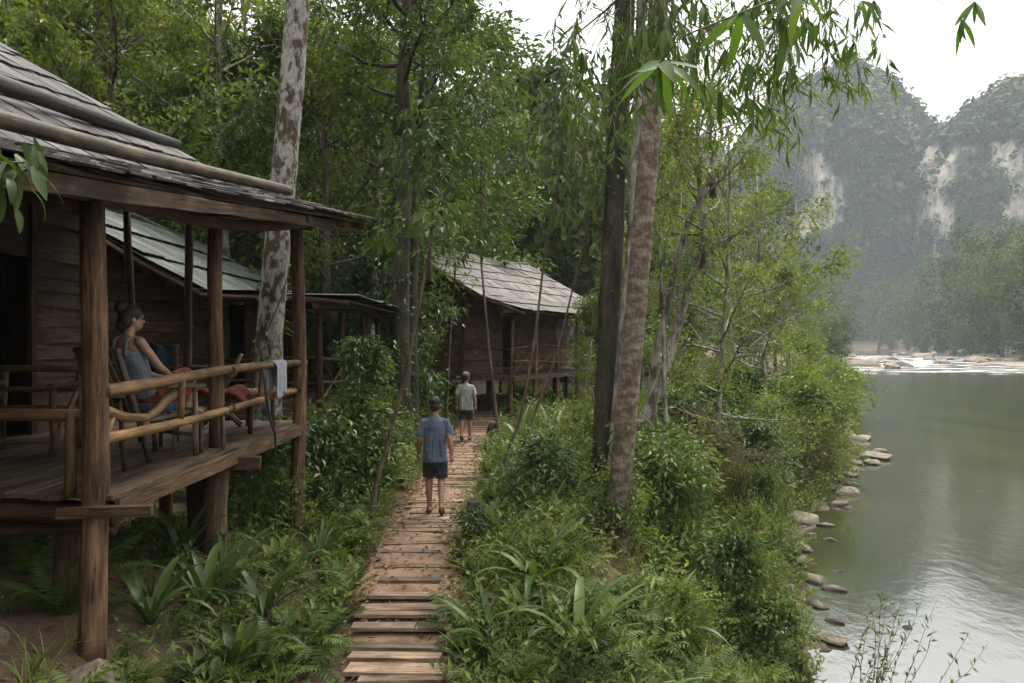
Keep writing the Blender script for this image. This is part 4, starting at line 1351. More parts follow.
# ---- creepers on the big trunks
def creeper(label, pts, r, seed, n, LL, mat='leafdark'):
    k = np.random.default_rng(seed)
    pts = np.array([tuple(p) for p in pts]); s = np.linspace(0, 1, len(pts)); ss = np.linspace(0, 1, 60)
    P = np.stack([np.interp(ss, s, pts[:, a]) for a in range(3)], -1)
    o = thing('creeper', tuple(P[0]), label, 'vine')
    ph = ss * 9 + k.random() * 6
    C = P + np.stack([np.cos(ph), np.sin(ph) * 1.0, 0 * ph], -1) * r
    V, Q, T = tube(C, np.linspace(0.014, 0.005, 60), 5); obj('stem', mesh_np('stem', V, [Q, T], smooth=True), M['twig'], o)
    i = (k.random(n) ** 1.5 * 59).astype(int)
    a = k.uniform(0, 6.28, n)
    out = np.stack([np.cos(a), np.sin(a), 0 * a], -1)
    B0 = P[i] + out * (r * 1.02) + k.normal(size=(n, 3)) * np.array([.01, .01, .05])
    V, T, t = leaf_tris(B0, nrm(out + k.normal(size=(n, 3)) * 0.5 + np.array([0, 0, -0.6])), nrm(out * 0.7 + np.array([0, 0, 1.0]) + 0.3 * k.normal(size=(n, 3))), LL * k.uniform(0.6, 1.3, n), LL * 0.5 * k.uniform(0.6, 1.2, n), 0.15, 0.5 + 0.2 * k.normal(size=n))
    B = MB(); B.add(V, None, T, t); obj('foliage', B.mesh('foliage'), M[mat], o)


creeper('dark leafy creeper climbing the foot of the ringed trunk', [at(613, 545, 10.6), at(620, 480, 10.6), at(626, 420, 10.6)], 0.19, 301, 230, 0.10)
creeper('leafy creeper climbing the dark mossy trunk', [at(601, 500, 13), at(604, 430, 13), at(612, 250, 13), at(618, 120, 13)], 0.21, 302, 260, 0.11)
creeper('green creeper winding up the white mottled trunk', [at(268, 420, 12.4), at(268, 350, 12.4), at(278, 240, 12.4), at(286, 150, 12.4)], 0.2, 303, 200, 0.11, 'leaf')
creeper('creeper shrouding the dark brown trunk by the far hut', [at(402, 440, 18.5), at(400, 330, 18.5), at(404, 210, 18.5)], 0.24, 304, 420, 0.14, 'leaf')
# ------------------------------------------------------------------ undergrowth
def blade(L, W, arch, el, n=5, fold=0.12, x0=0.0, wpos=0.35):
    """strap leaf in the XZ plane: starts upward at elevation el and arches over"""
    t = np.linspace(0, 1, n + 1)
    ang = el - arch * t ** 1.3
    dx = np.cos(ang) * L / n; dz = np.sin(ang) * L / n
    X = x0 + np.concatenate([[0], np.cumsum(dx[:-1])]); Z = np.concatenate([[0], np.cumsum(dz[:-1])])
    w = W * np.where(t < wpos, 0.35 + 0.65 * t / wpos, np.cos((t - wpos) / (1 - wpos) * PI / 2) ** 0.8)
    w[-1] = 0.002
    nx, nz = -np.sin(ang), np.cos(ang)
    V = []
    for i in range(n + 1):
        V += [(X[i] + nx[i] * w[i] * fold, -w[i] / 2, Z[i] + nz[i] * w[i] * fold), (X[i], 0, Z[i]), (X[i] + nx[i] * w[i] * fold, w[i] / 2, Z[i] + nz[i] * w[i] * fold)]
    Q = []
    for i in range(n):
        a = i * 3; Q += [(a, a + 1, a + 4, a + 3), (a + 1, a + 2, a + 5, a + 4)]
    return np.array(V), np.array(Q)


def rotz(V, a):
    c, s = math.cos(a), math.sin(a)
    return np.stack([V[:, 0] * c - V[:, 1] * s, V[:, 0] * s + V[:, 1] * c, V[:, 2]], -1)


def frond(L, n, arch, el, pl, k, tint):
    """fern frond with paired leaflets"""
    t = np.linspace(0.12, 1, n)
    ang = el - arch * t ** 1.2
    X = np.cumsum(np.cos(ang)) * L / n; Z = np.cumsum(np.sin(ang)) * L / n
    B = MB()
    P = np.stack([X, np.zeros(n), Z], -1)
    d = np.stack([np.cos(ang), np.zeros(n), np.sin(ang)], -1)
    nn = np.stack([-np.sin(ang), np.zeros(n), np.cos(ang)], -1)
    ln = pl * L * (np.sin(np.clip(t * 1.05, 0, 1) * PI) ** 0.6 + 0.12)
    for s in (-1, 1):
        D_ = nrm(d * 0.35 + np.array([0, s, 0]) + nn * (-0.15) + k.normal(size=(n, 3)) * 0.06)
        V, T, tt = leaf_tris(P, D_, nn, ln, np.minimum(ln * 0.34, L / n * 1.05), 0.05, tint + 0.05 * k.normal(size=n))
        B.add(V, None, T, tt)
    PS = np.concatenate([[[0, 0, 0]], P])[::4]
    V, Q, T = tube(PS, np.linspace(0.006, 0.002, len(PS)), 3, False)
    B.add(V, Q, None, tint + 0.1)
    return B


def clump_herb(k, tint, h=0.42, ns=8, nl=7, LL=0.10, LW=0.042):
    B = MB()
    for s in range(ns):
        az = k.uniform(0, 6.28); el = k.uniform(0.7, 1.5); L = h * k.uniform(0.6, 1.3)
        p0 = np.array([k.normal(0, 0.09), k.normal(0, 0.09), 0])
        P = limb_path(p0, (math.cos(az) * math.cos(el), math.sin(az) * math.cos(el), math.sin(el)), L, k, 3, -0.1, 0.15)
        t = np.linspace(0.25, 1, nl)
        C = np.stack([np.interp(t, np.linspace(0, 1, 4), P[:, a]) for a in range(3)], -1)
        aa = np.arange(nl) * 2.4 + az
        Dn = nrm(np.stack([np.cos(aa), np.sin(aa), 0.15 + 0.5 * t], -1) + k.normal(size=(nl, 3)) * 0.2)
        V, T, tt = leaf_tris(C, Dn, nrm(np.array([0, 0, 1.0]) + 0.3 * k.normal(size=(nl, 3))), LL * k.uniform(0.7, 1.3, nl), LW * k.uniform(0.8, 1.2, nl), 0.15, tint + 0.1 * k.normal(size=nl))
        B.add(V, None, T, tt)
        V, Q, T = tube(P[[0, 2, 3]], np.linspace(0.005, 0.002, 3), 3, False); B.add(V, Q, None, tint)
    return B


def clump_grass(k, tint, n=24, L=0.5, W=0.011):
    B = MB()
    for i in range(n):
        V, Q = blade(L * k.uniform(0.5, 1.25), W, k.uniform(0.6, 1.9), k.uniform(1.0, 1.5), 3, 0.1)
        B.add(rotz(V, k.uniform(0, 6.28)) + np.array([k.normal(0, 0.07), k.normal(0, 0.07), 0]), Q, None, tint + 0.09 * k.normal())
    return B


def clump_fern(k, tint, n=8, L=0.62):
    B = MB()
    for i in range(n):
        f = frond(L * k.uniform(0.7, 1.2), 12, k.uniform(1.0, 1.7), k.uniform(0.8, 1.35), 0.22, k, tint + 0.06 * k.normal())
        V, Q, T, t = f.arrays()
        B.add(rotz(V, i / n * 6.28 + k.normal(0, 0.3)), Q[0], T[0], t)
    return B


def clump_broad(k, tint, n=16, L=0.26, W=0.09):
    B = MB()
    for i in range(n):
        V, Q = blade(L * k.uniform(0.6, 1.2), W, k.uniform(0.6, 1.6), k.uniform(0.4, 1.2), 3, 0.14, 0.02)
        B.add(rotz(V, k.uniform(0, 6.28)) + np.array([k.normal(0, 0.05), k.normal(0, 0.05), k.uniform(0, 0.28)]), Q, None, tint + 0.09 * k.normal())
    return B


def clump_strap(k, tint, n=11, L=0.75, W=0.045):
    B = MB()
    for i in range(n):
        V, Q = blade(L * k.uniform(0.6, 1.2), W, k.uniform(0.8, 1.9), k.uniform(0.9, 1.4), 5, 0.14)
        B.add(rotz(V, k.uniform(0, 6.28)), Q, None, tint + 0.07 * k.normal())
    return B


def clump_dry(k):
    B = MB()
    for i in range(26):
        V, Q = blade(k.uniform(0.25, 0.7), 0.006, k.uniform(0.1, 1.2), k.uniform(0.7, 1.5), 3, 0.1)
        B.add(rotz(V, k.uniform(0, 6.28)) + np.array([k.normal(0, 0.08), k.normal(0, 0.08), 0]), Q, None, k.uniform(0.78, 0.98))
    return B


k = np.random.default_rng(55)
KIND = dict(
    herb=[clump_herb(k, t) for t in (0.35, 0.45, 0.52, 0.6)], herb2=[clump_herb(k, t, 0.6, 8, 8, 0.14, 0.05) for t in (0.4, 0.5)],
    small=[clump_herb(k, t, 0.22, 9, 6, 0.055, 0.03) for t in (0.4, 0.55)],
    grass=[clump_grass(k, t) for t in (0.45, 0.55, 0.68)], fern=[clump_fern(k, t) for t in (0.4, 0.5)],
    broad=[clump_broad(k, t) for t in (0.36, 0.46)], strap=[clump_strap(k, t) for t in (0.45, 0.55)], dry=[clump_dry(k) for _ in range(2)])
KA = {q: [b_.arrays() for b_ in v] for q, v in KIND.items()}


def scatter(X, Y, kinds, probs, k, smin=0.7, smax=1.4, zoff=0.0, dt=0.0):
    B = MB()
    Z = height(X, Y)
    ch = k.choice(len(kinds), size=len(X), p=np.array(probs) / np.sum(probs))
    reg = vnoise(X * 0.7, Y * 0.7, 9.0)
    for i in range(len(X)):
        arr = KA[kinds[ch[i]]]
        V, Q, T, t = arr[k.integers(len(arr))]
        s = k.uniform(smin, smax)
        tl = k.normal(0, 0.12, 2)
        W = rotz(V, k.uniform(0, 6.28)) * s
        W = W + W[:, 2:3] * np.array([tl[0], tl[1], 0])
        B.add(W + np.array([X[i], Y[i], Z[i] - 0.02 + zoff]), Q[0] if Q else None, T[0] if T else None, np.clip(t + 0.10 * reg[i] + dt + k.normal(0, 0.06) + (0.36 if k.random() < 0.05 else 0), 0.02, 0.99))
    return B


def region(n, x0, x1, y0, y1, k, margin=0.62, allow_hut=False):
    X = k.uniform(x0, x1, n); Y = k.uniform(y0, y1, n)
    px = 512 + X / Y * F
    keep = (np.abs(X - path_x(Y)) > margin + 0.18 * k.random(n)) & (X < left_bank(Y) - 0.15) & (px > -60) & (px < 1080)
    q = np.linalg.inv(np.array(WM[hut3.name])) @ np.stack([X, Y, np.zeros(n), np.ones(n)])
    keep &= ~((X < -3.6) & (X > -9) & (Y > 14) & (Y < 19.6))
    keep &= ~((X > 0.95) & (X < 1.75) & (Y > 8.6) & (Y < 10.5) & (k.random(n) < 0.75))
    keep &= ~((X < -2.3) & (Y < 7.2) & (k.random(n) < 0.5))
    if not allow_hut: keep &= ~((X < -3.1) & (Y < 11))
    return X[keep], Y[keep]


UG = []
k = np.random.default_rng(61)
X, Y = region(2000, -4.2, 4.6, 4.4, 12, k, 0.46); UG.append(scatter(X, Y, ['herb', 'small', 'grass', 'fern', 'broad', 'herb2', 'strap', 'dry'], [3.5, 4, 3.2, 1.4, 1.8, 1.2, 1.0, 1.2], k, 0.4, 1.0, 0, -0.08))
X, Y = region(520, -9, -3.0, 4.4, 11.5, k, allow_hut=True); UG.append(scatter(X, Y, ['herb', 'small', 'fern', 'broad', 'grass'], [3, 5, 1.5, 1, .8], k, 0.35, 0.8, 0, -0.06))
X, Y = region(1600, -9, 8.5, 12, 20, k); UG.append(scatter(X, Y, ['herb', 'herb2', 'grass', 'fern', 'broad', 'strap', 'dry'], [4, 2, 4, 1.8, 1.2, .8, .8], k, 0.5, 1.2, 0, -0.05))
X, Y = region(1900, -16, 14, 20, 38, k); UG.append(scatter(X, Y, ['herb', 'herb2', 'grass', 'strap', 'dry'], [3, 3, 3, .8, .8], k, 0.8, 1.6))
# denser band right of the path and down to the water
X, Y = region(700, -0.3, 4.2, 5.2, 11, k); UG.append(scatter(X, Y, ['herb', 'grass', 'fern', 'herb2', 'small'], [3, 4, 1.2, 1.2, 2.4], k, 0.5, 1.1, 0, 0.0))
X, Y = region(1000, 1.5, 15, 11, 34, k); UG.append(scatter(X, Y, ['herb', 'grass', 'herb2', 'dry'], [3, 4, 2, 2.4], k, 0.7, 1.4, 0, 0.12))
U = MB()
for b_ in UG:
    V, Q, T, t = b_.arrays()
    U.add(V, Q[0], T[0], t)
print('undergrowth tris', U.tris())
tag(obj('undergrowth', U.mesh('undergrowth'), M['herb']), 'dense low green undergrowth covering the slope beside the path', 'undergrowth', None, 'stuff')

# fallen leaves and twigs
k = np.random.default_rng(62)
n = 5600
X = np.concatenate([k.uniform(-4.5, 2.5, n // 2), k.normal(0, 0.22, n // 2) + 0.62 * np.where(k.random(n // 2) < 0.5, -1, 1)]); Y = k.uniform(4.6, 22, n)
X[n // 2:] += path_x(Y[n // 2:])
Z = height(X, Y) + 0.02 + 0.03 * (np.abs(X - path_x(Y)) < 0.5)
keep = X < left_bank(Y) - 0.3
P = np.stack([X, Y, Z], -1)[keep]; n = len(P)
az = k.uniform(0, 6.28, n)
V, T, t = leaf_tris(P, nrm(np.stack([np.cos(az), np.sin(az), k.normal(0, 0.25, n)], -1)), nrm(np.array([0, 0, 1.0]) + 0.4 * k.normal(size=(n, 3))), k.uniform(0.05, 0.12, n), k.uniform(0.025, 0.05, n), 0.2, k.random(n))
B = MB(); B.add(V, None, T, t)
M['litter'] = leaf_mat('dead_leaf', [(0, (0.07, 0.04, 0.022)), (0.5, (0.17, 0.095, 0.05)), (0.8, (0.27, 0.17, 0.09)), (1, (0.3, 0.22, 0.13))], 0.7, 0.1, 0.2, 0)
tag(obj('leaf_litter', B.mesh('leaf_litter'), M['litter']), 'dry brown fallen leaves scattered over the path and soil', 'leaf litter', None, 'stuff')

# ------------------------------------------------------------------ single plants one can point to
STRAP = []
for i in range(5):
    V, Q = blade(1.0, 0.085, [0.9, 1.4, 1.9, 1.2, 2.2][i], 1.25, 8, 0.16)
    me = mesh_np('leaf', V, [Q], np.full(len(V), 0.5), True); STRAP.append(me)


def strap_plant(x, y, n, L, label, mat, seed, wide=1.0, el=(0.0, 0.5)):
    k = np.random.default_rng(seed)
    z = gz(x, y) - 0.02
    o = thing('strap_leaf_plant', (x, y, z), label, 'plant')
    for i in range(n):
        s = 1.15 * L * k.uniform(0.6, 1.15)
        W = Matrix.Translation((x + k.normal(0, .03), y + k.normal(0, .03), z)) @ Euler((0, k.uniform(*el) - 0.15, 0)).to_matrix().to_4x4()
        W = Matrix.Translation((x, y, z)) @ Matrix.Rotation(i * 2.4 + k.normal(0, .3), 4, 'Z') @ Matrix.Rotation(k.uniform(*el) - 0.15, 4, 'Y') @ Matrix.Diagonal((s, s * wide, s, 1))
        me = STRAP[k.integers(5)]
        key = me.name + mat
        if key not in PROTO:
            q = me.copy(); q.materials.clear(); q.materials.append(M[mat]); PROTO[key] = q
        obj('leaf', PROTO[key], None, o, W)
    return o


for (px, py, D, n, L, lab, mt, wd) in (
        (150, 625, 6.3, 12, 0.75, 'wide strap leaved plant right of the nearest post', 'leafdark', 1.25),
        (205, 612, 6.9, 12, 0.85, 'arching strap leaved plant in front of the double stilt', 'leafdark', 1.2),
        (262, 600, 7.3, 12, 0.80, 'arching strap leaved plant below the far veranda post', 'leafdark', 1.2),
        (320, 628, 7.2, 8, 0.55, 'small strap leaved plant near the first path planks', 'leafdark', 1.1),
        (535, 585, 8.4, 14, 0.95, 'large upright strap leaved plant right of the path', 'leaf', 1.0),
        (578, 640, 7.0, 15, 0.95, 'largest strap leaved plant in the right foreground', 'leaf', 0.95),
        (640, 668, 6.7, 11, 0.75, 'strap leaved plant at the bottom edge below the ringed trunk', 'leaf', 1.0),
        (232, 640, 6.2, 11, 0.7, 'low strap leaved plant at the bottom left of the steps', 'leafdark', 1.2),
        (180, 585, 7.8, 11, 0.8, 'strap leaved plant in the shade behind the double stilt', 'leafdark', 1.2),
        (495, 640, 7.1, 10, 0.65, 'strap leaved plant leaning over the lowest planks', 'leaf', 1.0),
        (665, 600, 8.6, 12, 0.85, 'strap leaved plant between the ringed trunk and the boulders', 'leaf', 1.0),
        (500, 540, 10.0, 10, 0.8, 'strap leaved plant beside the leafy stump', 'leaf', 0.9),
        (555, 450, 17, 14, 1.3, 'pale strap leaved clump below the far hut porch', 'leaflight', 0.9),
        (520, 432, 19, 14, 1.2, 'strap leaved clump by the far hut corner post', 'leaf', 0.9),
        (600, 468, 15.5, 12, 1.1, 'strap leaved clump behind the two big trunks', 'leaf', 0.9)):
    x = (px - 512) / F * D
    strap_plant(x, D, n, L, lab, mt, int(px * 7 + py), wd)

FROND = []
k = np.random.default_rng(63)
for i in range(4):
    b_ = frond(1.0, 24, [1.0, 1.3, 1.6, 0.8][i], 1.1, 0.2, k, 0.5)
    me = b_.mesh('frond'); me.materials.append(M['leaf']); FROND.append(me)


def fern_plant(x, y, n, L, label, seed):
    k = np.random.default_rng(seed)
    z = gz(x, y)
    o = thing('fern', (x, y, z), label, 'fern')
    for i in range(n):
        s = L * k.uniform(0.7, 1.15)
        W = Matrix.Translation((x, y, z)) @ Matrix.Rotation(i / n * 6.28 + k.normal(0, .25), 4, 'Z') @ Matrix.Rotation(k.uniform(-.25, .35), 4, 'Y') @ Matrix.Scale(s, 4)
        obj('frond', FROND[k.integers(4)], None, o, W)


for (px, D, n, L, lab) in ((62, 6.0, 8, 0.75, 'fern left of the nearest post'), (35, 6.6, 7, 0.6, 'fern at the left edge under the hut'), (300, 7.0, 9, 0.6, 'fern in the undergrowth left of the path steps'),
        (345, 8.4, 8, 0.6, 'fern at the left path edge'), (475, 7.3, 9, 0.55, 'fern at the right path edge by the lowest planks'), (690, 7.4, 9, 0.7, 'fern on the bank in the right foreground'),
        (620, 8.6, 9, 0.75, 'fern at the foot of the ringed trunk'), (255, 6.4, 8, 0.55, 'fern amid strap leaves below the veranda'), (380, 13.5, 9, 0.8, 'fern behind the man in blue at the path edge')):
    x = (px - 512) / F * D
    fern_plant(x, D, n, L, 'green ' + lab, int(px * 3 + D))

# shrubs
GS = {'bank': ('green shrub on the slope between the trunks and the river', 'shrubs on the river bank'),
      'left': ('leafy shrub in the thicket left of the path', 'shrubs left of the path'),
      'water': ('yellowish shrub overhanging the water edge', 'shrubs at the water edge')}
k = np.random.default_rng(64)


def shrub(key, x, y, H, g=None, lab=None, sq=1.0):
    l, gr = (lab, None) if lab else GS[g]
    if not lab:
        px = 512 + x / y * F
        l = '%s %s shrub %s, %s' % ('tall' if H > 1.5 else ('knee high' if H < 1.0 else 'waist high'), dict(bushdry='dry olive', bush1='green', bush2='yellowish', bush3='dark glossy', under3='pale feathery')[key],
            {'bank': zone(px, [(600, 'between the path and the dark trunk'), (660, 'behind the ringed trunk'), (720, 'below the pale leaning stems'), (790, 'on the mid bank'), (9999, 'low on the bank')]),
             'left': zone(px, [(300, 'under the veranda'), (345, 'beside the far veranda post'), (400, 'left of the leaning sapling'), (9999, 'at the left path edge')]),
             'water': zone(px, [(780, 'on the upper bank'), (810, 'above the jutting shrub'), (840, 'over the water edge'), (9999, 'along the rapids')])}[g],
            zone(y, [(15, 'near'), (20, 'a little back'), (26, 'further back'), (40, 'well back'), (999, 'far off')]))
    tree('shrub', key, x, y, H, k.uniform(0, 6.28), l, gr, cat='shrub', sq=sq * k.uniform(0.75, 1.35), lean=(k.normal(0, 0.16), k.normal(0, 0.16)))


c = 0
while c < 46:
    y = k.uniform(10.5, 34); x = k.uniform(0.8, 14)
    if x > float(left_bank(y)) - 0.7 or blocked(x, y) or abs(x - float(path_x(y))) < 1.8: continue
    H = k.uniform(0.8, 1.7) * (1 + 0.02 * (y - 10))
    if 512 + x / y * F < 660 and H + gz(x, y) > CAMZ - 75 / F * y: continue
    if H + gz(x, y) > 2.0: continue
    shrub(['bush1', 'bush2', 'bush1', 'bushdry'][k.integers(4)], x, y, H, 'bank'); c += 1
c = 0
while c < 26:
    y = k.uniform(11.3, 27); x = k.uniform(-5.5, -2.1)
    if blocked(x, y): continue
    shrub(['bush1', 'bush3', 'bush2'][k.integers(3)], x, y, k.uniform(0.8, 1.7), 'left'); c += 1
for i in range(44):
    y = k.uniform(24, 75); x = float(left_bank(y)) - k.uniform(0.3, 3.5)
    shrub(['bush2', 'under3', 'bush1', 'bush2'][k.integers(4)], x, y, k.uniform(1.2, 3.0), 'water')
for (px, py, D, key, H, lab) in (
        (820, 400, 36, 'under3', 4.4, 'bushy yellow green shrub jutting over the water'),
        (812, 425, 33, 'bush2', 2.6, 'rounded shrub below the jutting yellow green one'),
        (765, 480, 19, 'bushdry', 1.6, 'dry brownish shrub on the bank above the boulders'),
        (745, 455, 21, 'bushdry', 1.5, 'dry olive shrub behind the brownish one'),
        (800, 460, 24, 'bushdry', 1.9, 'dry olive shrub just above the long pale boulder'),
        (835, 440, 30, 'bushdry', 2.2, 'brown dry shrub hanging over the flat boulder'),
        (775, 430, 27, 'bushdry', 1.8, 'faded shrub on the middle of the bank'),
        (710, 470, 17, 'bushdry', 1.2, 'thin dry shrub below the pale stems'),
        (735, 590, 11, 'bush2', 1.0, 'low light green shrub beside the lowest boulders'),
        (478, 560, 10.0, 'bush3', 0.55, 'dark leafy shrub wrapped round the stump by the path'),
        (600, 560, 10.35, 'bush3', 0.5, 'dark leafy shrub climbing the foot of the ringed trunk'),
        (545, 480, 12.6, 'bush1', 1.1, 'round green shrub left of the dark mossy trunk'),
        (300, 470, 11.6, 'bush3', 1.3, 'dark shrub below the far veranda post'),
        (350, 440, 13, 'bush1', 1.5, 'dark glossy shrub left of the man in blue'),
        (250, 500, 10.2, 'bush1', 1.1, 'shrub growing under the veranda edge'),
        (690, 640, 8.6, 'bush2', 0.75, 'low shrub at the bottom of the bank'),
        (770, 610, 10.6, 'bush1', 0.9, 'green shrub leaning over the boulder row')):
    x = (px - 512) / F * D
    shrub(key, x, D, H, None, lab)

# tall weeds in front of the water, bottom right
k = np.random.default_rng(66)
for (px, D, h, lab) in ((815, 8.6, 1.0, 'leftmost thin leafy weed stem in front of the water'), (840, 8.5, 1.35, 'second thin leafy weed stem from the left in front of the water'), (868, 8.4, 1.5, 'tallest thin leafy weed stem in front of the water'), (900, 8.5, 1.15, 'rightmost thin leafy weed stem in front of the water')):
    x = (px - 512) / F * D
    x = min(x, float(left_bank(D)) + 0.15)
    z = gz(x, D)
    o = thing('weed', (x, D, z), lab, 'weed')
    B, S = MB(), MB()
    for s in range(5):
        az = k.uniform(-0.9, 0.9)
        P = limb_path((x, D, z), (0.55 + 0.35 * math.sin(az), 0.3 * math.cos(az), 0.8), h * k.uniform(1.1, 1.7), k, 6, 0.5, 0.1)
        V, Q, T = tube(P, np.linspace(0.008, 0.002, 7), 4, False); S.add(V, Q, None)
        nl = 26
        t = np.sort(k.uniform(0.35, 1, nl))
        C = np.stack([np.interp(t, np.linspace(0, 1, 7), P[:, a]) for a in range(3)], -1)
        Dn = nrm(k.normal(size=(nl, 3)) + np.array([0, 0, 0.7]))
        V, T, tt = leaf_tris(C, Dn, nrm(k.normal(size=(nl, 3)) + np.array([0, 0, 1])), k.uniform(0.06, 0.11, nl), 0.022, 0.1, 0.5 + 0.15 * k.normal(size=nl)); B.add(V, None, T, tt)
    obj('stem', S.mesh('stem'), M['twig'], o); obj('foliage', B.mesh('foliage'), M['herb'], o)

# ------------------------------------------------------------------ bamboo hanging in from above
LANCE = []
for i in range(4):
    V, Q = blade(1.0, 0.17, [0.3, 0.6, 0.9, 0.15][i], 0.0, 6, 0.1, 0, 0.3)
    me = mesh_np('leaf', V, [Q], np.full(len(V), 0.5), True); me.materials.append(M['bamleaf']); LANCE.append(me)


def lance_leaf(parent, p, d, L, k, w=1.0):
    d = Vector(d).normalized()
    y = Vector((0, 0, 1)).cross(d)
    if y.length < 0.05: y = Vector((0, 1, 0)).cross(d)
    y.normalize(); z = d.cross(y)
    W = Matrix.Translation(p) @ Matrix((d, y, z)).transposed().to_4x4() @ Matrix.Rotation(k.normal(0, 0.6), 4, 'X') @ Matrix.Diagonal((L, L * w, L, 1))
    obj('leaf', LANCE[k.integers(4)], None, parent, W)


k = np.random.default_rng(71)
bz = gz(3.05, 3.3)
bam = thing('bamboo', (3.05, 3.3, bz), 'bamboo spray with long drooping leaves hanging from the top of the view', 'bamboo')
culm = [Vector((3.05, 3.3, bz - .1)), Vector((3.15, 3.5, 2.5)), Vector((3.2, 4.0, 5.0)), Vector((3.0, 5.0, 6.6)), Vector((2.4, 6.0, 6.9)), Vector((1.6, 6.8, 6.3)), Vector((0.9, 7.4, 5.75)), Vector((0.45, 7.6, 5.45))]
cp = np.array([tuple(v) for v in culm])
s = np.linspace(0, 1, len(cp)); ss = np.linspace(0, 1, 40)
CP = np.stack([np.interp(ss, s, cp[:, a]) for a in range(3)], -1)
V, Q, T = tube(CP, np.linspace(0.035, 0.006, 40), 8); obj('culm', mesh_np('culm', V, [Q, T], smooth=True), M['bamboo'], bam)
second = np.array([tuple(v) for v in (Vector((3.0, 5.0, 6.6)), Vector((3.2, 6.3, 6.6)), Vector((2.9, 7.4, 6.05)), Vector((2.6, 7.8, 5.7)))])
S2 = np.stack([np.interp(np.linspace(0, 1, 16), np.linspace(0, 1, 4), second[:, a]) for a in range(3)], -1)
V, Q, T = tube(S2, np.linspace(0.012, 0.004, 16), 5); obj('branch', mesh_np('branch', V, [Q, T], smooth=True), M['twig'], bam)
third = np.array([tuple(v) for v in (Vector((3.2, 4.0, 5.0)), Vector((2.4, 3.7, 4.75)), Vector((1.4, 3.5, 4.25)), Vector((0.72, 3.4, 3.95)))])
S3 = np.stack([np.interp(np.linspace(0, 1, 16), np.linspace(0, 1, 4), third[:, a]) for a in range(3)], -1)
S3 = np.concatenate([S3, [[0.64, 3.42, 3.85]]])
V, Q, T = tube(S3, np.linspace(0.012, 0.003, 17), 5); obj('branch', mesh_np('branch', V, [Q, T], smooth=True), M['twig'], bam)
main = np.concatenate([CP[18:], S2])
cl = []
for i in range(33): cl.append((k.uniform(665, 800), k.uniform(-8, 84), k.uniform(5.6, 8.2)))
for i in range(10): cl.append((k.uniform(800, 905), k.uniform(-8, 46), k.uniform(6.2, 8.5)))
for i in range(7): cl.append((k.uniform(560, 680), k.uniform(-10, 45), k.uniform(6.2, 8.0)))
cl += [(575, 25, 7.6), (582, 52, 7.6), (720, 92, 7.0), (748, 98, 7.4), (975, 2, 7.0), (962, 20, 7.0), (700, 80, 7.2)]
tw = MB()
for (px, py, D) in cl:
    c = np.array(at(px, py, D))
    j = np.argmin(((main - c) ** 2).sum(1) + 3 * (main[:, 2] < c[2]))
    a = main[j]
    midp = (a + c) / 2 + np.array([0, 0, 0.18 + 0.05 * k.normal()])
    P = np.array([a, midp, c])
    tq = np.linspace(0, 1, 7)[:, None]
    P = (1 - tq) ** 2 * a + 2 * tq * (1 - tq) * midp + tq ** 2 * c
    V, Q, T = tube(P, np.linspace(0.006, 0.002, 7), 4, False); tw.add(V, Q, None)
    az0 = k.uniform(0, 6.28)
    for i in range(k.integers(4, 6)):
        az = az0 + i * 1.25 + k.normal(0, .2)
        el = -k.uniform(0.7, 1.45)
        lance_leaf(bam, Vector(c), (math.cos(az) * math.cos(el), math.sin(az) * math.cos(el), math.sin(el)), k.uniform(0.2, 0.33), k)
# the near fan of big leaves in front of the ringed trunk
for tip, n, L in ((S3[-1], 10, 0.26), (S3[-4], 5, 0.25), (S3[-6], 5, 0.24)):
    for i in range(n):
        az = i * 2 * PI / n + 0.3; el = -k.uniform(0.25, 1.25)
        lance_leaf(bam, Vector(tip), (math.cos(az) * math.cos(el), math.sin(az) * math.cos(el), math.sin(el)), L * k.uniform(0.85, 1.15), k, 1.1)
# the finer sprays behind, each a twig with its leaves
mb = main[(main[:, 0] > 0.8) & (main[:, 0] < 3.0)]
B = MB()
for q in range(230):
    a = mb[k.integers(len(mb))]
    L = k.uniform(0.3, 1.15)
    c = a + np.array([k.normal(-0.05, 0.4), k.normal(0.25, 0.4), -L])
    tq = np.linspace(0, 1, 9)[:, None]
    midp = (a + c) / 2 + np.array([(c[0] - a[0]) * 0.45, (c[1] - a[1]) * 0.45, 0.12])
    P = (1 - tq) ** 2 * a + 2 * tq * (1 - tq) * midp + tq ** 2 * c
    V, Q, T = tube(P, np.linspace(0.004, 0.0015, 9), 3, False); tw.add(V, Q, None)
    n = k.integers(9, 15)
    f = np.concatenate([k.uniform(0.35, 1, n - 4), [0.97, 1, 1, 1]])
    C = np.stack([np.interp(f, np.linspace(0, 1, 9), P[:, e]) for e in range(3)], -1)
    az = k.uniform(0, 6.28, n); el = -k.uniform(0.5, 1.4, n)
    Dn = np.stack([np.cos(az) * np.cos(el), np.sin(az) * np.cos(el), np.sin(el)], -1)
    V, T, t = leaf_tris(C, Dn, nrm(k.normal(size=(n, 3)) + np.array([0, 0, 1.0])), k.uniform(0.13, 0.25, n), k.uniform(0.02, 0.034, n), 0.1, 0.5 + 0.2 * k.normal(size=n))
    B.add(V, None, T, t)
tag(obj('foliage', B.mesh('foliage'), M['bamleaf'], bam), kind='stuff')
obj('twigs', tw.mesh('twigs'), M['twig'], bam)

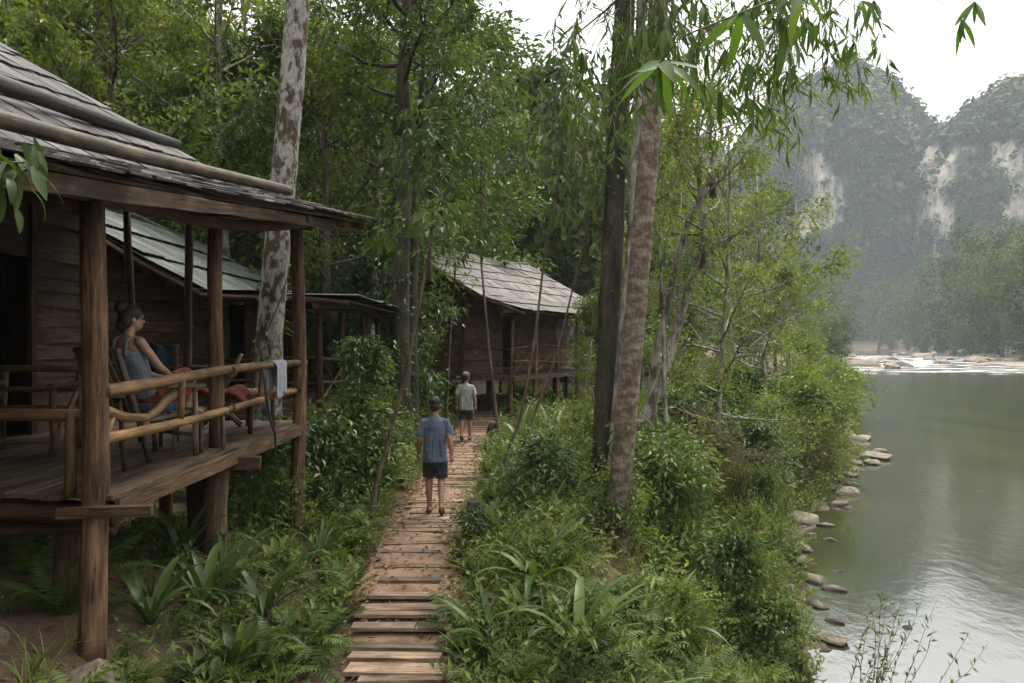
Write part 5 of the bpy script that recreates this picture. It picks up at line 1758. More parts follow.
# leafy branch reaching in at the left edge
k = np.random.default_rng(72)
lz = gz(-2.25, 2.3)
lb = thing('leafy_branch', (-2.25, 2.3, lz), 'dark glossy leaves reaching in at the left edge below the eave', 'branch')
P = np.array([(-2.25, 2.3, lz - .05), (-2.2, 2.35, 1.6), (-2.05, 2.4, 2.6), (-1.86, 2.5, 3.2), (-1.60, 2.62, 3.24)])
P = np.stack([np.interp(np.linspace(0, 1, 20), np.linspace(0, 1, 5), P[:, a]) for a in range(3)], -1)
V, Q, T = tube(P, np.linspace(0.018, 0.004, 20), 6); obj('stem', mesh_np('stem', V, [Q, T], smooth=True), M['twig'], lb)
wide = []
for i in range(3):
    V, Q = blade(1.0, 0.26, [0.5, 0.9, 1.2][i], 0.1, 7, 0.12, 0, 0.4)
    me = mesh_np('leaf', V, [Q], np.full(len(V), 0.45), True); me.materials.append(M['leafdark']); wide.append(me)
for i in range(80):
    p = P[k.integers(11, 20)] + k.normal(size=3) * np.array([0.05, 0.06, 0.05])
    az = k.uniform(-2.4, 2.4); el = -k.uniform(0.6, 1.45)
    d = Vector((math.cos(az) * math.cos(el), math.sin(az) * math.cos(el), math.sin(el)))
    y = Vector((0, 0, 1)).cross(d).normalized(); z = d.cross(y); L = k.uniform(0.08, 0.16)
    W = Matrix.Translation(p) @ Matrix((d, y, z)).transposed().to_4x4() @ Matrix.Rotation(k.normal(0, 0.5), 4, 'X') @ Matrix.Scale(L, 4)
    obj('leaf', wide[k.integers(3)], None, lb, W)

# ------------------------------------------------------------------ boulders
rm, nt, b = new_mat('river_boulder')
n1 = noise_node(nt, 2.0, 6, 0.65); n2 = noise_node(nt, 14, 5, 0.7)
c1 = ramp(nt, n1.outputs['Fac'], [(0.3, (0.07, 0.055, 0.04)), (0.5, (0.19, 0.15, 0.11)), (0.72, (0.30, 0.25, 0.19))])
c2 = ramp(nt, n2.outputs['Fac'], [(0.3, (0.6, 0.6, 0.6)), (0.7, (1.2, 1.2, 1.2))])
nt.links.new(mixc(nt, 1.0, c1.outputs['Color'], c2.outputs['Color'], 'MULTIPLY'), b.inputs['Base Color'])
b.inputs['Roughness'].default_value = 0.8
# wet band along the water line
ge = nt.nodes.new('ShaderNodeNewGeometry'); sp = nt.nodes.new('ShaderNodeSeparateXYZ'); nt.links.new(ge.outputs['Position'], sp.inputs[0])
wr = N(nt, 'ShaderNodeMath', operation='MULTIPLY_ADD'); wr.inputs[1].default_value = 0.12; nt.links.new(n1.outputs['Fac'], wr.inputs[0]); nt.links.new(sp.outputs['Z'], wr.inputs[2])
wm = nt.nodes.new('ShaderNodeMapRange'); wm.inputs['From Min'].default_value = ZW + 0.10; wm.inputs['From Max'].default_value = ZW + 0.17
nt.links.new(wr.outputs[0], wm.inputs['Value'])
dry = b.inputs['Base Color'].links[0].from_socket
nt.links.new(mixc(nt, wm.outputs[0], (0.035, 0.03, 0.022), dry), b.inputs['Base Color'])
bump(nt, b, n2.outputs['Fac'], 0.8, 0.04)
import bmesh
ROCK = []
for i in range(5):
    bm = bmesh.new(); bmesh.ops.create_icosphere(bm, subdivisions=4, radius=1.0)
    co = np.array([v.co[:] for v in bm.verts])
    d = 1 + 0.42 * fbm(co[:, 0] * 1.1 + i * 7, co[:, 1] * 1.1, co[:, 2] * 1.1, 3) + 0.08 * vnoise(co[:, 0] * 4 + i, co[:, 1] * 4, co[:, 2] * 4)
    # split faces: flatten along a few planes
    kk = np.random.default_rng(800 + i)
    co = co * d[:, None]
    for _ in range(12):
        pn = nrm(kk.normal(size=3)); h = kk.uniform(0.5, 0.82)
        e = np.clip(co @ pn - h, 0, None); co = co - e[:, None] * pn * 0.85
    for v, c in zip(bm.verts, co): v.co = c
    me = bpy.data.meshes.new('boulder'); bm.to_mesh(me); bm.free()
    me.polygons.foreach_set('use_smooth', np.ones(len(me.polygons), bool))
    me.materials.append(rm); ROCK.append(me)
k = np.random.default_rng(73)


def rock(x, y, sx, sy, sz, label, group=None, z=None):
    z = max(gz(x, y), ZW) if z is None else z
    o = bpy.data.objects.new('boulder', ROCK[k.integers(5)])
    put(o, Matrix.Translation((x, y, z + sz * 0.15)) @ Matrix.Rotation(k.uniform(0, 6.28), 4, 'Z') @ Matrix.Diagonal((sx, sy, sz, 1)))
    return tag(o, label, 'boulder', group)


for (px, py, w, lab) in ((812, 580, 34, 'flat tan boulder at the water edge, largest of the near ones'), (818, 606, 26, 'tan boulder just below the largest near one'), (800, 520, 48, 'long pale boulder where the bank meets the river'),
        (785, 505, 34, 'pale boulder half hidden in bank grass'), (848, 494, 30, 'flat tan boulder pointing into the river'), (873, 458, 32, 'low flat boulder reaching furthest into the calm water'),
        (862, 440, 22, 'small boulder beneath the jutting shrub'), (908, 628, 13, 'small dark stone standing alone in the water'), (780, 655, 26, 'reddish boulder at the foot of the near bank'),
        (800, 560, 24, 'boulder behind the largest near boulder'), (830, 540, 16, 'small wet stone just off the bank'), (893, 604, 8, 'tiny stone awash in the near water'), (825, 650, 14, 'small mossy stone in the shallows')):
    D = (CAMZ - ZW) * F / (py - 341.5); x = (px - 512) / F * D
    s = w / F * D / 2
    rock(x, D, s * 1.25, s * 0.95, s * 0.5, lab, z=ZW - 0.02)
GW = 'stones along the near water line'
for i in range(34):
    D = k.uniform(11.5, 40); x = float(left_bank(D)) + k.normal(0.1, 0.28)
    s = k.uniform(0.06, 0.24) * (1 + D / 60)
    rock(x, D, s * 1.3, s, s * 0.5, '%s stone at the water line %s' % ('small' if s < 0.2 else 'broad', zone(D, [(15, 'by the lowest boulders'), (20, 'below the long pale boulder'), (27, 'near the flat pointing boulder'), (99, 'beneath the jutting shrub')])), GW, z=max(ZW - 0.01, gz(x, D)))
GR = 'rocks of the far rapids'
for i in range(40):
    D = k.uniform(135, 300); 
    xl, xr = float(left_bank(D)), float(right_bank(D))
    f = k.random()
    x = xl + (f * 0.35 if i % 3 == 0 else 0.55 + 0.5 * f) * (xr - xl)
    s = k.uniform(0.8, 3.2)
    rock(x, D, s * 1.6, s, s * 0.55, 'pale rock breaking the rapids far upstream', GR, z=ZW)
# gravel bar by the rapids
bar = rock(112, 150, 26, 22, 0.6, 'low pale gravel bar beside the far rapids', z=ZW + 0.1); bar.name = 'gravel_bar'; bar['category'] = 'gravel bar'
rock(-2.82, 5.36, 0.24, 0.2, 0.15, 'rough earthy rock at the foot of the nearest post', z=gz(-2.8, 5.45) - 0.02)
rock(-3.55, 5.3, 0.2, 0.2, 0.14, 'dark rock left of the nearest post foot')

# stumps
for (px, py, D, r, h, lab) in ((473, 540, 10.3, 0.11, 0.62, 'dark leaf covered stump at the right path edge'), (493, 418, 20.5, 0.16, 0.55, 'dark rounded stump beside the walker in grey')):
    x = (px - 512) / F * D; z = gz(x, D)
    o = thing('stump', (x, D, z), lab, 'stump')
    log('stump_body', (x, D, z - .1), (x + .03, D, z + h), r * 1.15, r * 0.9, M['barkdark'], o, 12, 0.02, 0.2)
    log('root', (x, D, z + .08), (x + r * 2.2, D - r, z - .06), r * 0.5, r * 0.2, M['barkdark'], o, 8, 0.02, 0.2)
# ------------------------------------------------------------------ people
def cloth_mat(name, col, wr=0.9, scale=11, var=0.2):
    m, nt, b = new_mat(name)
    n = noise_node(nt, scale, 3, 0.5, (1, 1, 0.45)); f = noise_node(nt, 180, 2)
    lo = tuple(c * (1 - var) for c in col); hi = tuple(c * (1 + var) for c in col)
    r = ramp(nt, n.outputs['Fac'], [(0.3, lo), (0.7, hi)])
    nt.links.new(r.outputs['Color'], b.inputs['Base Color'])
    b.inputs['Roughness'].default_value = 0.9
    b.inputs['Specular IOR Level'].default_value = 0.15
    b.inputs['Sheen Weight'].default_value = 0.15
    bp = bump(nt, b, n.outputs['Fac'], wr, 0.05)
    bp2 = nt.nodes.new('ShaderNodeBump'); bp2.inputs['Strength'].default_value = 0.15; bp2.inputs['Distance'].default_value = 0.003
    nt.links.new(f.outputs['Fac'], bp2.inputs['Height']); nt.links.new(bp2.outputs[0], bp.inputs['Normal'])
    return m


def skin_mat(name, col):
    m, nt, b = new_mat(name)
    n = noise_node(nt, 14, 4)
    r = ramp(nt, n.outputs['Fac'], [(0.3, tuple(c * 0.85 for c in col)), (0.7, tuple(c * 1.1 for c in col))])
    nt.links.new(r.outputs['Color'], b.inputs['Base Color'])
    b.inputs['Roughness'].default_value = 0.5
    b.inputs['Subsurface Weight'].default_value = 0.0
    return m


M['skin'] = skin_mat('tan_skin', (0.26, 0.145, 0.095))
M['hair'] = plain_mat('dark_hair', (0.018, 0.012, 0.009), 0.6, 0.4, 60, 0.01)
M['blueshirt'] = cloth_mat('blue_grey_cotton', (0.075, 0.098, 0.14))
M['greyshirt'] = cloth_mat('light_grey_cotton', (0.28, 0.275, 0.26))
M['navy'] = cloth_mat('dark_navy_cloth', (0.022, 0.026, 0.034))
M['tank'] = cloth_mat('pale_blue_cotton', (0.15, 0.19, 0.23), 0.35)
M['red'] = cloth_mat('dull_red_cloth', (0.16, 0.03, 0.02))
M['towel'] = cloth_mat('grey_towel', (0.26, 0.27, 0.30), 0.4, 20)
M['teal'] = cloth_mat('dark_teal_cloth', (0.02, 0.045, 0.065))
M['sole'] = plain_mat('dark_sandal_rubber', (0.025, 0.02, 0.018), 0.7)
M['cap'] = cloth_mat('grey_cap_cloth', (0.13, 0.12, 0.11))
M['lightblue'] = cloth_mat('light_blue_cloth', (0.18, 0.30, 0.38))
M['strap'] = plain_mat('black_webbing', (0.012, 0.012, 0.013), 0.6)


def ell_rings(pts, rx, ry, sides=18):
    """loft of horizontal ellipses: pts (n,3)"""
    pts = np.asarray(pts, float); th = np.arange(sides) / sides * 2 * PI
    n = len(pts)
    V = (pts[:, None] + np.stack([np.asarray(rx)[:, None] * np.cos(th), np.asarray(ry)[:, None] * np.sin(th), np.zeros((n, sides))], -1)).reshape(-1, 3)
    i, j = np.meshgrid(np.arange(n - 1), np.arange(sides), indexing='ij'); j2 = (j + 1) % sides
    Q = np.stack([i * sides + j, i * sides + j2, (i + 1) * sides + j2, (i + 1) * sides + j], -1).reshape(-1, 4)
    c0 = len(V); V = np.concatenate([V, pts[:1], pts[-1:]]); kx = np.arange(sides); k2 = (kx + 1) % sides
    T = np.concatenate([np.stack([k2, kx, np.full(sides, c0)], -1), np.stack([kx + (n - 1) * sides, k2 + (n - 1) * sides, np.full(sides, c0 + 1)], -1)])
    return V, Q, T


def ellipsoid(c, r, R=None, n=14):
    t = np.linspace(-PI / 2 + 0.05, PI / 2 - 0.05, n)
    V, Q, T = ell_rings(np.stack([0 * t, 0 * t, np.sin(t)], -1), np.cos(t), np.cos(t), 18)
    V = V * np.asarray(r)
    if R is not None: V = V @ np.array(R.to_3x3()).T
    return V + np.asarray(c), Q, T


def limb(pts, rad, sides=12):
    """smooth tapered limb with rounded ends"""
    pts = np.asarray(pts, float); rad = np.asarray(rad, float)
    s = np.linspace(0, 1, len(pts)); ss = np.linspace(0, 1, 6 * len(pts))
    P = np.stack([np.interp(ss, s, pts[:, a]) for a in range(3)], -1)
    R = np.interp(ss, s, rad)
    for _ in range(2):
        P[1:-1] = (P[:-2] + 2 * P[1:-1] + P[2:]) / 4; R[1:-1] = (R[:-2] + 2 * R[1:-1] + R[2:]) / 4
    d0 = nrm(P[0] - P[1]); d1 = nrm(P[-1] - P[-2])
    P = np.concatenate([[P[0] + d0 * R[0] * 0.8, P[0] + d0 * R[0] * 0.45], P, [P[-1] + d1 * R[-1] * 0.45, P[-1] + d1 * R[-1] * 0.8]])
    R = np.concatenate([[R[0] * 0.35, R[0] * 0.8], R, [R[-1] * 0.8, R[-1] * 0.35]])
    return tube(P, R, sides)


def fuse(name, shapes, voxel, smooth_it=4):
    """fuse closed shapes into one continuous skin"""
    B = MB()
    for (V, Q, T) in shapes: B.add(V, Q, T)
    V, Q, T, _ = B.arrays()
    me = mesh_np(name + '_raw', V, Q + T)
    o = bpy.data.objects.new(name + '_raw', me); COL.objects.link(o)
    rm_ = o.modifiers.new('r', 'REMESH'); rm_.mode = 'VOXEL'; rm_.voxel_size = voxel
    sm = o.modifiers.new('s', 'SMOOTH'); sm.iterations = smooth_it; sm.factor = 0.5
    dg = bpy.context.evaluated_depsgraph_get(); dg.update()
    out = bpy.data.meshes.new_from_object(o.evaluated_get(dg))
    out.name = name
    bpy.data.objects.remove(o)
    out.materials.clear()
    out.polygons.foreach_set('use_smooth', np.ones(len(out.polygons), bool))
    return out


def hand(wrist, d, side, curl=0.6, palm_n=None, sc=1.0):
    """palm with five bent fingers. d: direction from wrist to knuckles; palm_n: direction the palm faces"""
    w = np.asarray(wrist, float); d = nrm(d); pn = nrm(palm_n)
    pn = nrm(pn - d * pn.dot(d)); s = np.cross(d, pn) * side            # s points to the thumb side
    S = [limb([w, w + d * 0.05 * sc, w + d * 0.085 * sc], [0.026 * sc, 0.033 * sc, 0.030 * sc])]
    for i, ln in enumerate((0.068, 0.078, 0.072, 0.056)):
        b0 = w + d * 0.078 * sc + s * (0.027 - 0.018 * i) * sc
        d1 = nrm(d + pn * curl * 0.35); d2 = nrm(d + pn * curl * 1.1); d3 = nrm(d * 0.6 + pn * curl * 1.6)
        p1 = b0 + d1 * ln * 0.45 * sc; p2 = p1 + d2 * ln * 0.33 * sc; p3 = p2 + d3 * ln * 0.25 * sc
        S.append(limb([b0, p1, p2, p3], [0.0095 * sc, 0.009 * sc, 0.0085 * sc, 0.0075 * sc], 8))
    t0 = w + d * 0.025 * sc + s * 0.024 * sc
    t1 = t0 + nrm(s * 0.8 + d * 0.8 + pn * 0.3) * 0.038 * sc; t2 = t1 + nrm(d + pn * 0.5 + s * 0.15) * 0.032 * sc
    S.append(limb([t0, t1, t2], [0.013 * sc, 0.011 * sc, 0.009 * sc], 8))
    return S


def head_shapes(c, R, sc=1.0):
    """skull, jaw, nose, lips, brow, ears; face along local +Y"""
    c = np.asarray(c, float); Rm = np.array(R.to_3x3())
    f = lambda p: c + Rm @ (np.asarray(p, float) * sc)
    S = [ellipsoid(f((0, -0.008, 0.025)), np.array((0.076, 0.097, 0.092)) * sc, R), ellipsoid(f((0, 0.022, -0.045)), np.array((0.060, 0.072, 0.070)) * sc, R)]
    S.append(limb([f((0, 0.088, 0.012)), f((0, 0.104, -0.018))], [0.010 * sc, 0.015 * sc], 8))
    S.append(limb([f((-0.022, 0.086, -0.055)), f((0.022, 0.086, -0.055))], [0.010 * sc, 0.010 * sc], 8))
    S.append(limb([f((-0.045, 0.078, 0.028)), f((0.045, 0.078, 0.028))], [0.012 * sc, 0.012 * sc], 8))
    for s in (-1, 1):
        S.append(ellipsoid(f((s * 0.078, -0.008, -0.008)), np.array((0.011, 0.020, 0.033)) * sc, R, 8))
    return S


def eyes(parent, c, R, W, sc=1.0):
    Rm = R.to_3x3()
    for s in (-1, 1):
        V, Q, T = ellipsoid((0, 0, 0), (0.011 * sc, 0.008 * sc, 0.007 * sc), None, 8)
        me = mesh_np('eye', V, [Q, T], smooth=True)
        obj('eye', me, M['hair'], parent, W @ Matrix.Translation(Vector(c) + Rm @ (Vector((s * 0.031, 0.086, 0.006)) * sc)))


def walker(x, y, rz, label, shirt, shorts, mirror, cap, h=1.75, arms=((-1, -0.05, 0.10), (1, -0.06, -0.10))):
    z = gz(x, y) + 0.05
    W = Matrix.Translation((x, y, z)) @ Matrix.Rotation(rz, 4, 'Z') @ Matrix.Diagonal((mirror * h / 1.75, h / 1.75, h / 1.75, 1))
    p = thing('person', (x, y, z), label, 'person', rz=rz)
    HR = Matrix.Rotation(math.radians(-6), 4, 'X')
    hc = (0.0, 0.02, 1.628)
    S = head_shapes(hc, HR, 1.06)
    S.append(limb([(0, -0.012, 1.36), (0, 0.0, 1.46), (0, 0.008, 1.57)], [0.075, 0.056, 0.054]))
    S.append(ell_rings([(0, 0, .86), (0, 0, .95), (0, 0.0, 1.08), (0, 0, 1.22), (0, -0.005, 1.33), (0, -0.01, 1.41), (0, -.01, 1.44)],
                       [.13, .165, .142, .16, .175, .15, .08], [.09, .11, .095, .108, .11, .08, .05]))
    # arms: a little away from the body, elbows soft
    for s, ey, wy in arms:
        sh, el, wr = (s * .165, -.01, 1.37), (s * .228, ey, 1.12), (s * .252, wy, .885)
        S.append(limb([sh, ((sh[0] + el[0]) / 2, -.02, 1.26), el, ((el[0] + wr[0]) / 2 + s * .004, (ey + wy) / 2, 1.02), wr], [.048, .048, .041, .041, .027]))
        S += hand(wr, (s * 0.06, 0.10, -1), -s, 0.5, (-s, 0.25, 0))
    # legs: left foot planted ahead, right foot trailing with the heel up
    S.append(limb([(-.09, 0, .90), (-.095, .07, .70), (-.09, .11, .50), (-.095, .085, .37), (-.088, .09, .20), (-.085, .09, .07)], [.088, .078, .056, .056, .042, .037]))
    S.append(limb([(-.085, .05, .045), (-.088, .15, .04), (-.095, .27, .022)], [.034, .036, .026]))
    S.append(limb([(.09, 0, .90), (.095, .02, .70), (.095, .0, .50), (.098, -.07, .38), (.10, -.15, .25), (.10, -.20, .145)], [.088, .078, .056, .055, .042, .036]))
    S.append(limb([(.10, -.225, .135), (.103, -.15, .075), (.108, -.055, .025)], [.034, .035, .027]))
    body = fuse('body', S, 0.0075, 3)
    obj('body', body, M['skin'], p, W)
    eyes(p, hc, HR, W, 1.06)
    # hair, short, thicker on the crown and down to the nape
    Hs = [ellipsoid((0, 0.000, 1.670), (.088, .104, .090), HR), ellipsoid((0, -.045, 1.615), (.077, .064, .080), HR)]
    kk = np.random.default_rng(3)
    for i in range(26):
        a = kk.uniform(0, 6.28); e = kk.uniform(0.1, 1.3)
        q = np.array([math.cos(a) * math.cos(e) * .076, math.sin(a) * math.cos(e) * .09 - .005, 1.678 + math.sin(e) * .076])
        Hs.append(ellipsoid(q, (.018, .018, .014), None, 6))
    obj('hair', fuse('hair', Hs, 0.007, 2), M['hair'], p, W)
    if cap:
        Cs = [ellipsoid((0, 0.005, 1.688), (.097, .114, .085), HR)]
        th = np.linspace(0.35, PI - 0.35, 9)
        Cs.append(limb([(-.05, .09, 1.700), (0, .125, 1.697), (.05, .09, 1.700)], [.018, .022, .018], 8))
        Cs.append(limb([(-.03, .13, 1.690), (.03, .13, 1.690)], [.016, .016], 8))
        obj('cap', fuse('cap', Cs, 0.006, 2), M['cap'], p, W)
    # T-shirt
    Ts = [ell_rings([(0, -.005, .775), (0, -.005, .80), (0, -.003, .92), (0, 0, 1.06), (0, 0, 1.2), (0, -.002, 1.31), (0, -.008, 1.40), (0, -.01, 1.445), (0, -.008, 1.468)],
                    [.182, .188, .182, .172, .178, .188, .150, .092, .068], [.138, .142, .136, .125, .128, .128, .095, .07, .058], 28)]
    for s, ey in ((-1, -0.02), (1, -0.03)):
        V, Q, T = tube(np.array([(s * .10, -.005, 1.395), (s * .16, -.01, 1.372), (s * .198, -.015, 1.29), (s * .226, ey, 1.185), (s * .229, ey, 1.17)]), np.array([.05, .062, .062, .065, .060]), 14)
        Ts.append((V, Q, T))
    kk = np.random.default_rng(8)
    for i in range(9):                                       # soft folds falling from the shoulder blades
        a = kk.uniform(-0.13, 0.13); t0 = kk.uniform(.85, 1.0)
        Ts.append(limb([(a, -.128, t0 + .22), (a * 1.15, -.134, t0 + .1), (a * 1.25, -.138, t0 - .04)], [.006, .009, .006], 8))
    obj('shirt', fuse('shirt', Ts, 0.008, 3), M[shirt], p, W)
    # shorts
    Ss = [ell_rings([(0, 0, .70), (0, 0, .80), (0, 0, .95)], [.10, .180, .172], [.10, .128, .120], 24)]
    for s, q in ((-1, [(-.092, .02, .84), (-.098, .07, .68), (-.097, .10, .545), (-.097, .10, .525)]), (1, [(.092, 0, .84), (.098, .022, .68), (.098, .008, .545), (.098, .006, .525)])):
        Ss.append(tube(np.array(q), np.array([.098, .100, .098, .093]), 14))
    obj('shorts', fuse('shorts', Ss, 0.008, 3), M[shorts], p, W)
    for (q, rx_) in (((-.09, .13, .012), 0.0), ((.104, -.14, .055), -0.62)):
        th = np.linspace(0, 2 * PI, 20, endpoint=False)
        V = np.stack([.044 * np.cos(th) * (1 + .15 * np.sin(th)), .135 * np.sin(th), 0 * th], -1)
        V = np.concatenate([V, V + np.array([0, 0, .02])])
        i = np.arange(20); i2 = (i + 1) % 20
        me = mesh_np('sandal', V, [np.stack([i, i2, i2 + 20, i + 20], -1), (np.arange(20)[::-1])[None], (np.arange(20) + 20)[None]])
        s_ = obj('sandal', me, M['sole'], p, W @ Matrix.Translation(q) @ Matrix.Rotation(rx_, 4, 'X'))
        V, Q, T = tube(np.array([(-.045, .03, .0), (-.03, .05, .055), (.0, .06, .075), (.03, .05, .055), (.045, .03, .0)]), .009, 6)
        obj('strap', mesh_np('strap', V, [Q, T]), M['sole'], s_, W @ Matrix.Translation(q) @ Matrix.Rotation(rx_, 4, 'X'))
    return p


walker(-1.17, 12.1, 0.05, 'man in blue t-shirt and dark shorts walking away along the plank path', 'blueshirt', 'navy', 1, False, 1.76, ((-1, -0.03, 0.14), (1, -0.08, -0.10)))
walker(-1.20, 20.8, -0.05, 'person in grey t-shirt, dark shorts and cap walking further up the path', 'greyshirt', 'navy', -1, True, 1.76, ((-1, -0.06, -0.06), (1, -0.03, 0.06)))

# the seated woman
sx0, sy0 = -3.44, 7.40
W = Matrix.Translation((sx0, sy0, DZ)) @ Matrix.Rotation(math.radians(-30), 4, 'Z')
wom = thing('person', (sx0, sy0, DZ), 'woman in pale blue tank top sitting back in a veranda chair', 'person')
HR = Matrix.Rotation(math.radians(-22), 4, 'Z') @ Matrix.Rotation(math.radians(-4), 4, 'X')
hc = (0.0, -0.095, 1.285)
S = head_shapes(hc, HR, 0.97)
S.append(limb([(0, -.15, 1.06), (0, -.13, 1.15), (0, -.10, 1.24)], [.066, .048, .047]))
S.append(ell_rings([(0, .05, .52), (0, .02, .60), (0, -.04, .74), (0, -.10, .90), (0, -.14, 1.02), (0, -.15, 1.10), (0, -.15, 1.13)], [.15, .172, .138, .148, .152, .12, .06], [.12, .13, .095, .105, .095, .065, .04]))
for s in (1, -1):
    sh, el, wr = (s * .165, -.14, 1.085), (s * .235, .02, .84), (s * .10, .23, .745)
    S.append(limb([sh, ((sh[0] + el[0]) / 2 + s * .012, -.07, .965), el, ((el[0] + wr[0]) / 2, .14, .79), wr], [.048, .042, .036, .034, .024]))
    S += hand(wr, (-s * .35, .9, -.25), s, 0.45, (0, -.2, -1), 0.92)
S.append(limb([(.09, .02, .56), (.105, .24, .68), (.11, .45, .765), (.11, .45, .66), (.105, .43, .55), (.10, .40, .435)], [.088, .078, .056, .05, .043, .033]))
S.append(limb([(.10, .385, .41), (.102, .48, .405), (.105, .585, .395)], [.031, .032, .024]))
S.append(limb([(-.09, .02, .56), (-.10, .27, .61), (-.10, .52, .63), (-.10, .57, .53), (-.10, .60, .44), (-.10, .60, .40)], [.088, .078, .055, .052, .04, .033]))
S.append(limb([(-.10, .59, .40), (-.10, .69, .395), (-.10, .79, .39)], [.031, .032, .024]))
obj('body', fuse('body', S, 0.0075, 3), M['skin'], wom, W)
eyes(wom, hc, HR, W, 0.97)
hcV = Vector(hc)
hh = lambda q: tuple(hcV + HR.to_3x3() @ Vector(q))
Hs = [ellipsoid(hh((0, -.022, .045)), (.092, .104, .092), HR), ellipsoid(hh((0, -.06, -.01)), (.087, .07, .095), HR), ellipsoid(hh((0, -.10, .10)), (.062, .062, .06), HR), ellipsoid(hh((0, -.09, -.065)), (.06, .05, .06), HR)]
obj('hair', fuse('hair', Hs, 0.007, 2), M['hair'], wom, W)
Ts = [ell_rings([(0, .03, .55), (0, .015, .62), (0, -.04, .76), (0, -.10, .90), (0, -.13, .975), (0, -.135, .99)], [.172, .182, .155, .163, .164, .150], [.13, .138, .11, .118, .106, .095], 24)]
for s in (-1, 1):
    Ts.append(limb([(s * .085, -.045, .96), (s * .095, -.085, 1.10), (s * .095, -.15, 1.13), (s * .09, -.215, 1.09), (s * .085, -.225, .96)], [.014, .012, .012, .013, .014], 8))
obj('tank_top', fuse('tank_top', Ts, 0.0075, 3), M['tank'], wom, W)
Ss = [ell_rings([(0, .06, .47), (0, .05, .53), (0, .02, .64)], [.17, .186, .178], [.13, .145, .13], 22), tube(np.array([(.09, .04, .58), (.105, .24, .68), (.11, .40, .745), (.11, .43, .755)]), np.array([.11, .105, .098, .085]), 14),
      tube(np.array([(-.09, .04, .57), (-.10, .27, .61), (-.10, .46, .625), (-.10, .50, .628)]), np.array([.11, .105, .095, .083]), 14),
      limb([(.14, .10, .52), (.15, .30, .56), (.14, .40, .62)], [.05, .06, .05])]
obj('shorts', fuse('shorts', Ss, 0.008, 3), M['red'], wom, W)

# ------------------------------------------------------------------ furniture and small things on the veranda


def frame_thing(name, W, label, cat, pieces, mat):
    o = thing(name, tuple(W.translation), label, cat)
    for pc in pieces:
        nm, a, c, r = pc[:4]
        log(nm, W @ Vector(a), W @ Vector(c), r, r * 0.94, pc[4] if len(pc) > 4 else mat, o, 8, 0.008)
    return o


ch = []
for s in (-1, 1):
    ch += [('leg', (s * .30, .38, 0), (s * .30, .36, .66), .028), ('leg', (s * .30, -.12, 0), (s * .30, -.42, 1.02), .028), ('armrest', (s * .31, -.30, .70), (s * .31, .46, .66), .028), ('seat_rail', (s * .28, -.2, .36), (s * .28, .40, .42), .025)]
for i in range(8): ch.append(('seat_slat', (-.28, -.16 + i * .078, .385 + i * .007), (.28, -.16 + i * .078, .385 + i * .007), .022))
for i in range(6): ch.append(('back_slat', (-.25 + i * .1, -.20, .40), (-.25 + i * .1, -.44, 1.0), .018))
ch += [('back_rail', (-.32, -.42, 1.0), (.32, -.42, 1.0), .026), ('stretcher', (-.3, .37, .2), (.3, .37, .2), .022)]
ch_o = frame_thing('lounge_chair', W @ Matrix.Translation((0, -.02, 0)), 'bamboo lounge chair the woman sits in', 'chair', ch, M['bamboo'])
V, Q, T = ell_rings([(0, .1, .42), (0, .1, .44), (0, .1, .49), (0, .1, .51)], [.24, .27, .27, .24], [.25, .28, .28, .25], 20)
obj('seat_cushion', mesh_np('seat_cushion', V, [Q, T], smooth=True), M['teal'], ch_o, W)
st = []
for (a, c) in ((-.2, -.12), (.2, -.12), (-.2, .14), (.2, .14)): st.append(('leg', (a, c, 0), (a, c, .36), .022))
for i in range(6): st.append(('slat', (-.25, -.14 + i * .058, .372), (.25, -.14 + i * .058, .372), .018))
frame_thing('footstool', W @ Matrix.Translation((0, .62, -0.008)), 'low slatted footstool under the feet of the seated woman', 'stool', st, M['bamboo'])
# open log chair at the left
ch = []
for s in (-1, 1):
    ch += [('leg', (s * .36, -.28, 0), (s * .36, -.28, .64), .036), ('leg', (s * .36, .28, 0), (s * .36, .32, .82), .036), ('armrest', (s * .36, -.36, .65), (s * .36, .34, .66), .034), ('brace', (s * .36, -.26, .12), (s * .36, .26, .58), .026), ('seat_rail', (s * .34, -.28, .38), (s * .34, .28, .38), .03)]
for i in range(7): ch.append(('seat_slat', (-.36, -.26 + i * .085, .41), (.36, -.26 + i * .085, .41), .03))
ch += [('back_rail', (-.42, .31, .80), (.42, .31, .80), .036), ('back_rail', (-.38, .30, .6), (.38, .30, .6), .028), ('front_rail', (-.42, -.28, .36), (.42, -.28, .36), .034), ('stretcher', (-.36, -.28, .14), (.36, -.28, .14), .026)]
frame_thing('log_chair', Matrix.Translation((-4.72, 7.75, DZ)) @ Matrix.Rotation(0.12, 4, 'Z'), 'rough log armchair in the shade by the doorway', 'chair', ch, M['rail'])
# folding chair and low bench near the far rail
ch = []
for s in (-1, 1):
    ch += [('leg', (s * .2, -.22, 0), (s * .2, .24, .92), .02), ('leg', (s * .17, .24, 0), (s * .17, -.2, .46), .02)]
for i in range(5): ch.append(('seat_slat', (-.2, -.2 + i * .08, .45), (.2, -.2 + i * .08, .45), .016))
for i in range(3): ch.append(('back_slat', (-.2, .15 + .045 * i, .72 + i * .09), (.2, .15 + .045 * i, .72 + i * .09), .018))
frame_thing('folding_chair', Matrix.Translation((-3.72, 10.2, DZ)) @ Matrix.Rotation(-1.3, 4, 'Z'), 'pale slatted folding chair behind the middle veranda post', 'chair', ch, M['bamboo'])
ch = []
for (a, c) in ((-.16, -.45), (.16, -.45), (-.16, .45), (.16, .45)): ch.append(('leg', (a, c, 0), (a, c, .42), .03, M['logdark']))
for i in range(5): ch.append(('slat', (-.18 + i * .09, -.55, .44), (-.18 + i * .09, .55, .44), .035))
